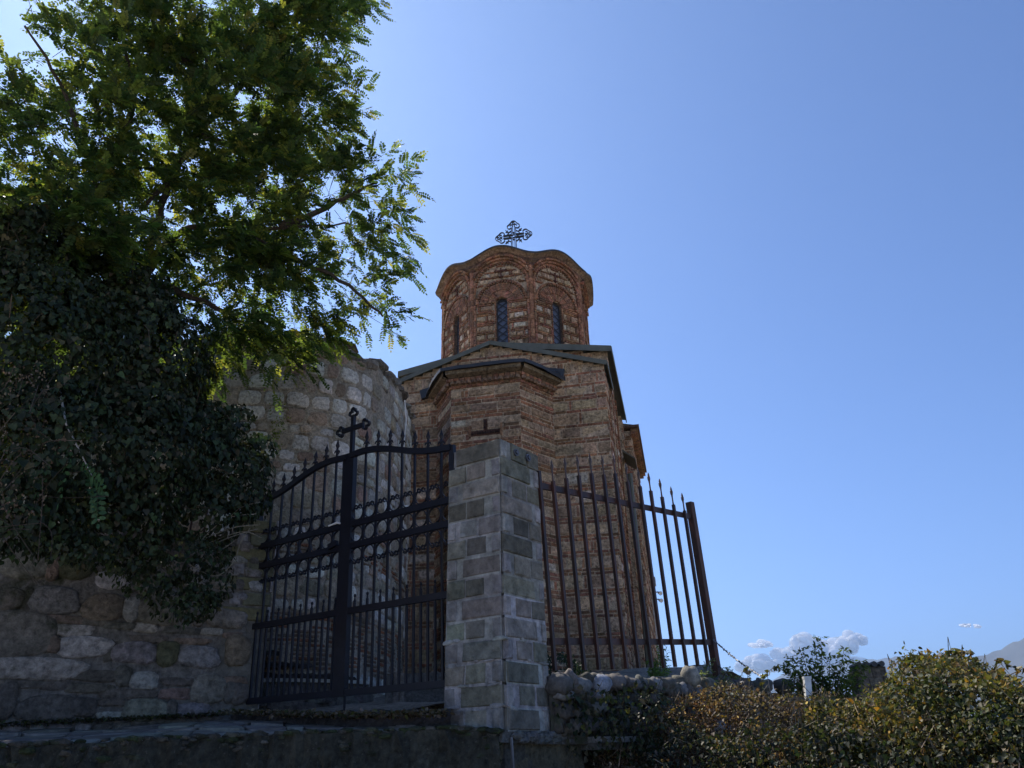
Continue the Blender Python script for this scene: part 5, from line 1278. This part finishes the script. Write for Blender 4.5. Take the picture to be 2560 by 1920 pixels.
# tall leafy shrub on the skyline
def shrub(name, label, cx, cy, D, stems, size, r, cols, width=.4, ss=.02, cat='shrub', mat=None, ground=.55):
    base = at(cx, cy, D); t = thing(name, base, label, cat); lf = Leafer(); mb = MB(); rr = random.Random(int(cx))
    for (tx, ty) in stems:
        T = at(tx, ty, D + r.uniform(-.35, .35)); B = base + r.normal(0, .05, 3); B[2] = base[2]
        P_ = smooth([B, (B + T) / 2 + np.array([(T - B)[0] * .12, 0, .03]), T], 8); mb.tube(P_, np.linspace(.008, .002, len(P_)), 4, (.08, .07, .04))
        Q = np.array(P_[4:]); 
        for rep in range(3):
            n = len(Q); th = r.uniform(0, 6.28, n); o = np.stack([np.cos(th), np.sin(th), np.zeros(n)], 1)
            b_ = Q + o * r.uniform(0, .04, (n, 1)); 
            tip = N(o + Z * r.normal(.05, .35, (n, 1))); L = r.uniform(size * .7, size * 1.2, n)
            for kk in range(3):
                lf.add(b_ + tip * (L * .5 * kk)[:, None], N(tip + r.normal(0, .5, (n, 3)) - Z * .25), N(Z + r.normal(0, .5, (n, 3))), L, L * .42, palette(r, n, cols, [1] * len(cols)), *FOLD)
    lf.build('leaves', mat or M_LEAF, t); mb.build('stems', M_BARK, t); return t
r8 = NR(88); SC = [(.05, .075, .03), (.07, .10, .03), (.035, .055, .03)]
st_ = [(2052, 1592), (2030, 1640), (2075, 1640), (2110, 1622), (2125, 1650), (2150, 1655), (2000, 1625), (1975, 1640), (1985, 1665), (1965, 1670), (2010, 1655), (2045, 1660), (2090, 1665), (2140, 1680), (1970, 1700), (2020, 1690), (2060, 1690), (2100, 1700), (2160, 1670), (1960, 1655), (2150, 1700), (2000, 1690), (2035, 1615), (2120, 1690)]
shrub('shrub', 'leafy green shrub with upright shoots on the skyline left of the chimney', 2060, 1790, 10.5, st_, .055, r8, SC)
shrub('shrub', 'small light green plant behind the fence pickets at the church corner', 1640, 1745, 11.5, [(1625, 1650), (1640, 1660), (1655, 1640), (1660, 1680), (1645, 1690), (1630, 1680), (1650, 1615), (1636, 1670), (1655, 1700), (1660, 1625)], .05, r8, [(.08, .13, .05), (.10, .15, .06)])
shrub('shrub', 'thin feathery grey green weed at the foot of the rusty post', 1762, 1740, 9.6, [(1765, 1660), (1775, 1650), (1755, 1680), (1825, 1668), (1840, 1690), (1780, 1690)], .028, r8, [(.12, .15, .10), (.10, .13, .07)], cat='weed')
ivy('juniper', 'dark dense bush between the pillar and the church wall, behind the pickets', 'bush', [blob(*q) for q in [(1400, 1690, 50, 40, 9.6, .3), (1440, 1705, 30, 28, 9.7, .2)]], NR(41), [(.02, .035, .02), (.03, .05, .03)], [1, 1], size=(.02, .04), dens=3500, shp=OVAL, down=-.6, curl=.5)

# chimney with tiles on its crown, small white post
chm = thing('chimney', at(2180, 1735, 13.0), 'square stone chimney crowned with dark tile ends beyond the creeper', 'chimney')
C1 = at(2180, 1735, 13.0); ax = rt * np.array([1, 1, 0]); hx = 58 / F * np.linalg.norm(C1) / 2 * 1.0 
bx = azd(90 + 8); by = azd(8); mb = MB(); r5 = random.Random(5)
wch = .205
mb.box(C1 + Z * .0 - Z * .6 + Z * .2, bx * wch, by * wch, Z * .75, (.13, .11, .09))
for row in range(8):
    for f_, (tv, nv_) in enumerate(((bx, -by), (-by, -bx))):
        Pq = lambda x, z, o, tv=tv, nv_=nv_: C1 + nv_ * (wch + o) + tv * x + Z * z
        x = -wch; 
        while x < wch - .01:
            w = min(r5.uniform(.14, .26), wch - x); unit(mb, Pq, x, x + w - .006, .34 - (row + 1) * .13, .34 - row * .13 - .008, .012, .01, jit((.17, .14, .11), r5, .25), r5, .004); x += w
mb.build('stack', M_BRICK, chm)
for i in range(4):
    m = MB(); c = C1 + bx * (-wch + .05 + i * .105) + Z * .385; m.tube([c - by * .24 + Z * .0, c + by * .2], [.04, .04], 8, (.012,) * 3); m.build('cap_tile', M_LEADD, chm)
m = MB(); c = C1 + bx * (wch + .07) + Z * .05; m.tube([c - by * .1, c + Z * .24 + bx * .03 - by * .1], [.028, .028], 8, (.012,) * 3); tag(m.build('flue_pipe', M_LEADD, chm))
wp = at(2017, 1716, 8.9); mb = MB(); mb.box(wp - Z * .08, ax * .033 + Z * .006, np.array([0, .03, 0]), Z * .16 + ax * .015, (.6, .58, .54)); mb.box(wp + Z * .082 + ax * .015, ax * .037, np.array([0, .035, 0]), Z * .012, (.5,) * 3)
tag(mb.build('marker_post', M_WHITE, loc=wp), 'small white post sticking out of the creeper in front of the shrub', 'post')

# dead leaves along the foot of the step and wall
lf = Leafer(); r2 = NR(12); n = 2600; A_ = np.array([[-3.05, 8.65, .46], [-1.56, 7.42, .34], [-.65, 7.1, .32]]); t = r2.random(n) ** .8
P_ = np.stack([np.interp(t, [0, .6, 1], A_[:, i]) for i in range(3)], 1) + np.stack([r2.normal(0, .03, n), -np.abs(r2.normal(0, .10, n)), r2.uniform(0, .035, n)], 1)
lf.add(P_, r2.normal(0, 1, (n, 3)) * np.array([1, 1, .4]), r2.normal(0, .5, (n, 3)) + Z, r2.uniform(.025, .05, n), r2.uniform(.02, .035, n), palette(r2, n, [(.10, .08, .05), (.14, .11, .08), (.06, .07, .02), (.18, .15, .12)], [3, 2, 1, 1], .4), *FOLD)
n = 900; t = r2.random(n); a1_ = np.array([-4.95, 7.85, .36]); b1_ = np.array([-3.15, 8.9, .46]); P_ = a1_ + (b1_ - a1_) * t[:, None] + np.stack([r2.normal(0, .04, n), -np.abs(r2.normal(0, .08, n)), r2.uniform(0, .03, n)], 1)
lf.add(P_, r2.normal(0, 1, (n, 3)) * np.array([1, 1, .4]), r2.normal(0, .5, (n, 3)) + Z, r2.uniform(.02, .045, n), r2.uniform(.015, .03, n), palette(r2, n, [(.08, .07, .05), (.05, .06, .02)], [2, 2], .4), *FOLD)
tag(lf.build('leaf_litter', M_DRY), 'dead leaves gathered along the foot of the step and the wall', 'leaves', kind='stuff')

# ------------------------------------------------------------------ clouds low over the horizon
def cloudmat():
    m, nt, p = newmat('cloud')
    lw_ = nt.nodes.new('ShaderNodeLayerWeight'); lw_.inputs[0].default_value = .35
    tc = nt.nodes.new('ShaderNodeTexCoord'); n_ = nz(nt, tc.outputs['Object'], .012, 6, .65)
    r_ = rampn(nt, lw_.outputs['Facing'], [(.12, (1, 1, 1)), (.62, (0, 0, 0))])
    r2_ = rampn(nt, n_.outputs[0], [(.25, (.45,) * 3), (.5, (1, 1, 1))]); c = mixn(nt, 'MULTIPLY', r_.outputs[0], r2_.outputs[0])
    tr = nt.nodes.new('ShaderNodeBsdfTransparent')
    p.inputs['Base Color'].default_value = (.97, .97, .98, 1); p.inputs['Roughness'].default_value = 1; p.inputs['Specular IOR Level'].default_value = 0
    p.inputs['Subsurface Weight'].default_value = 1; p.inputs['Subsurface Radius'].default_value = (1, 1, 1); p.inputs['Subsurface Scale'].default_value = 160
    mx = nt.nodes.new('ShaderNodeMixShader'); nt.links.new(c, mx.inputs[0]); nt.links.new(tr.outputs[0], mx.inputs[1]); nt.links.new(p.outputs[0], mx.inputs[2])
    nt.links.new(mx.outputs[0], nt.nodes['Material Output'].inputs[0]); return m
M_CLOUD = cloudmat()
CD = 15500
def cloud(pts, label, seed):
    r = random.Random(seed); mb = MB()
    for (x, y, w, h) in pts:
        for k in range(13):
            c = at(x + r.uniform(-.75, .75) * w, y + r.uniform(-.6, .6) * h, CD + r.uniform(-200, 200)); s_ = np.linalg.norm(c) / F
            q = r.uniform(.2, .66)
            boulder(mb, c, rt * w * s_ * q, np.array([0, 1, 0]) * h * s_ * q, Z * h * s_ * q, r, (.9,) * 3, 20, 14, .10)
    o = mb.build('cloud', M_CLOUD, smooth=True, loc=at(pts[0][0], pts[0][1], CD)); tag(o, label, 'cloud', None); return o
cloud([(1870, 1660, 34, 18), (1920, 1655, 40, 22), (1970, 1640, 40, 26), (2010, 1625, 34, 32), (2030, 1612, 24, 26), (2060, 1630, 34, 26), (2090, 1640, 34, 22), (2110, 1620, 30, 28), (2135, 1605, 24, 24), (2150, 1598, 18, 14), (2000, 1660, 80, 20), (2100, 1665, 60, 18)], 'long white cumulus cloud low on the horizon behind the shrub', 3)
cloud([(1895, 1614, 20, 8), (1910, 1609, 16, 9), (1922, 1612, 12, 6)], 'small white cloud puff above the long cloud', 4)
cloud([(2415, 1563, 12, 5), (2444, 1566, 9, 5)], 'tiny faint cloud wisp above the right hand mountain', 6)

# ------------------------------------------------------------------ haze
hm = bpy.data.materials.new('haze'); hm.use_nodes = True; nt = hm.node_tree
nt.nodes.remove(nt.nodes['Principled BSDF']); pv = nt.nodes.new('ShaderNodeVolumePrincipled')
pv.inputs['Color'].default_value = (0.52, 0.71, 1.0, 1); pv.inputs['Density'].default_value = 7.5e-5; pv.inputs['Anisotropy'].default_value = 0.55
nt.links.new(pv.outputs[0], nt.nodes['Material Output'].inputs['Volume'])
mb = MB(); mb.box((4000, 6500, (1580 + GROUND - 1) / 2), (11000, 0, 0), (0, 8500, 0), (0, 0, (1580 - GROUND + 1) / 2)); tag(mb.build('haze', hm), kind='stuff')
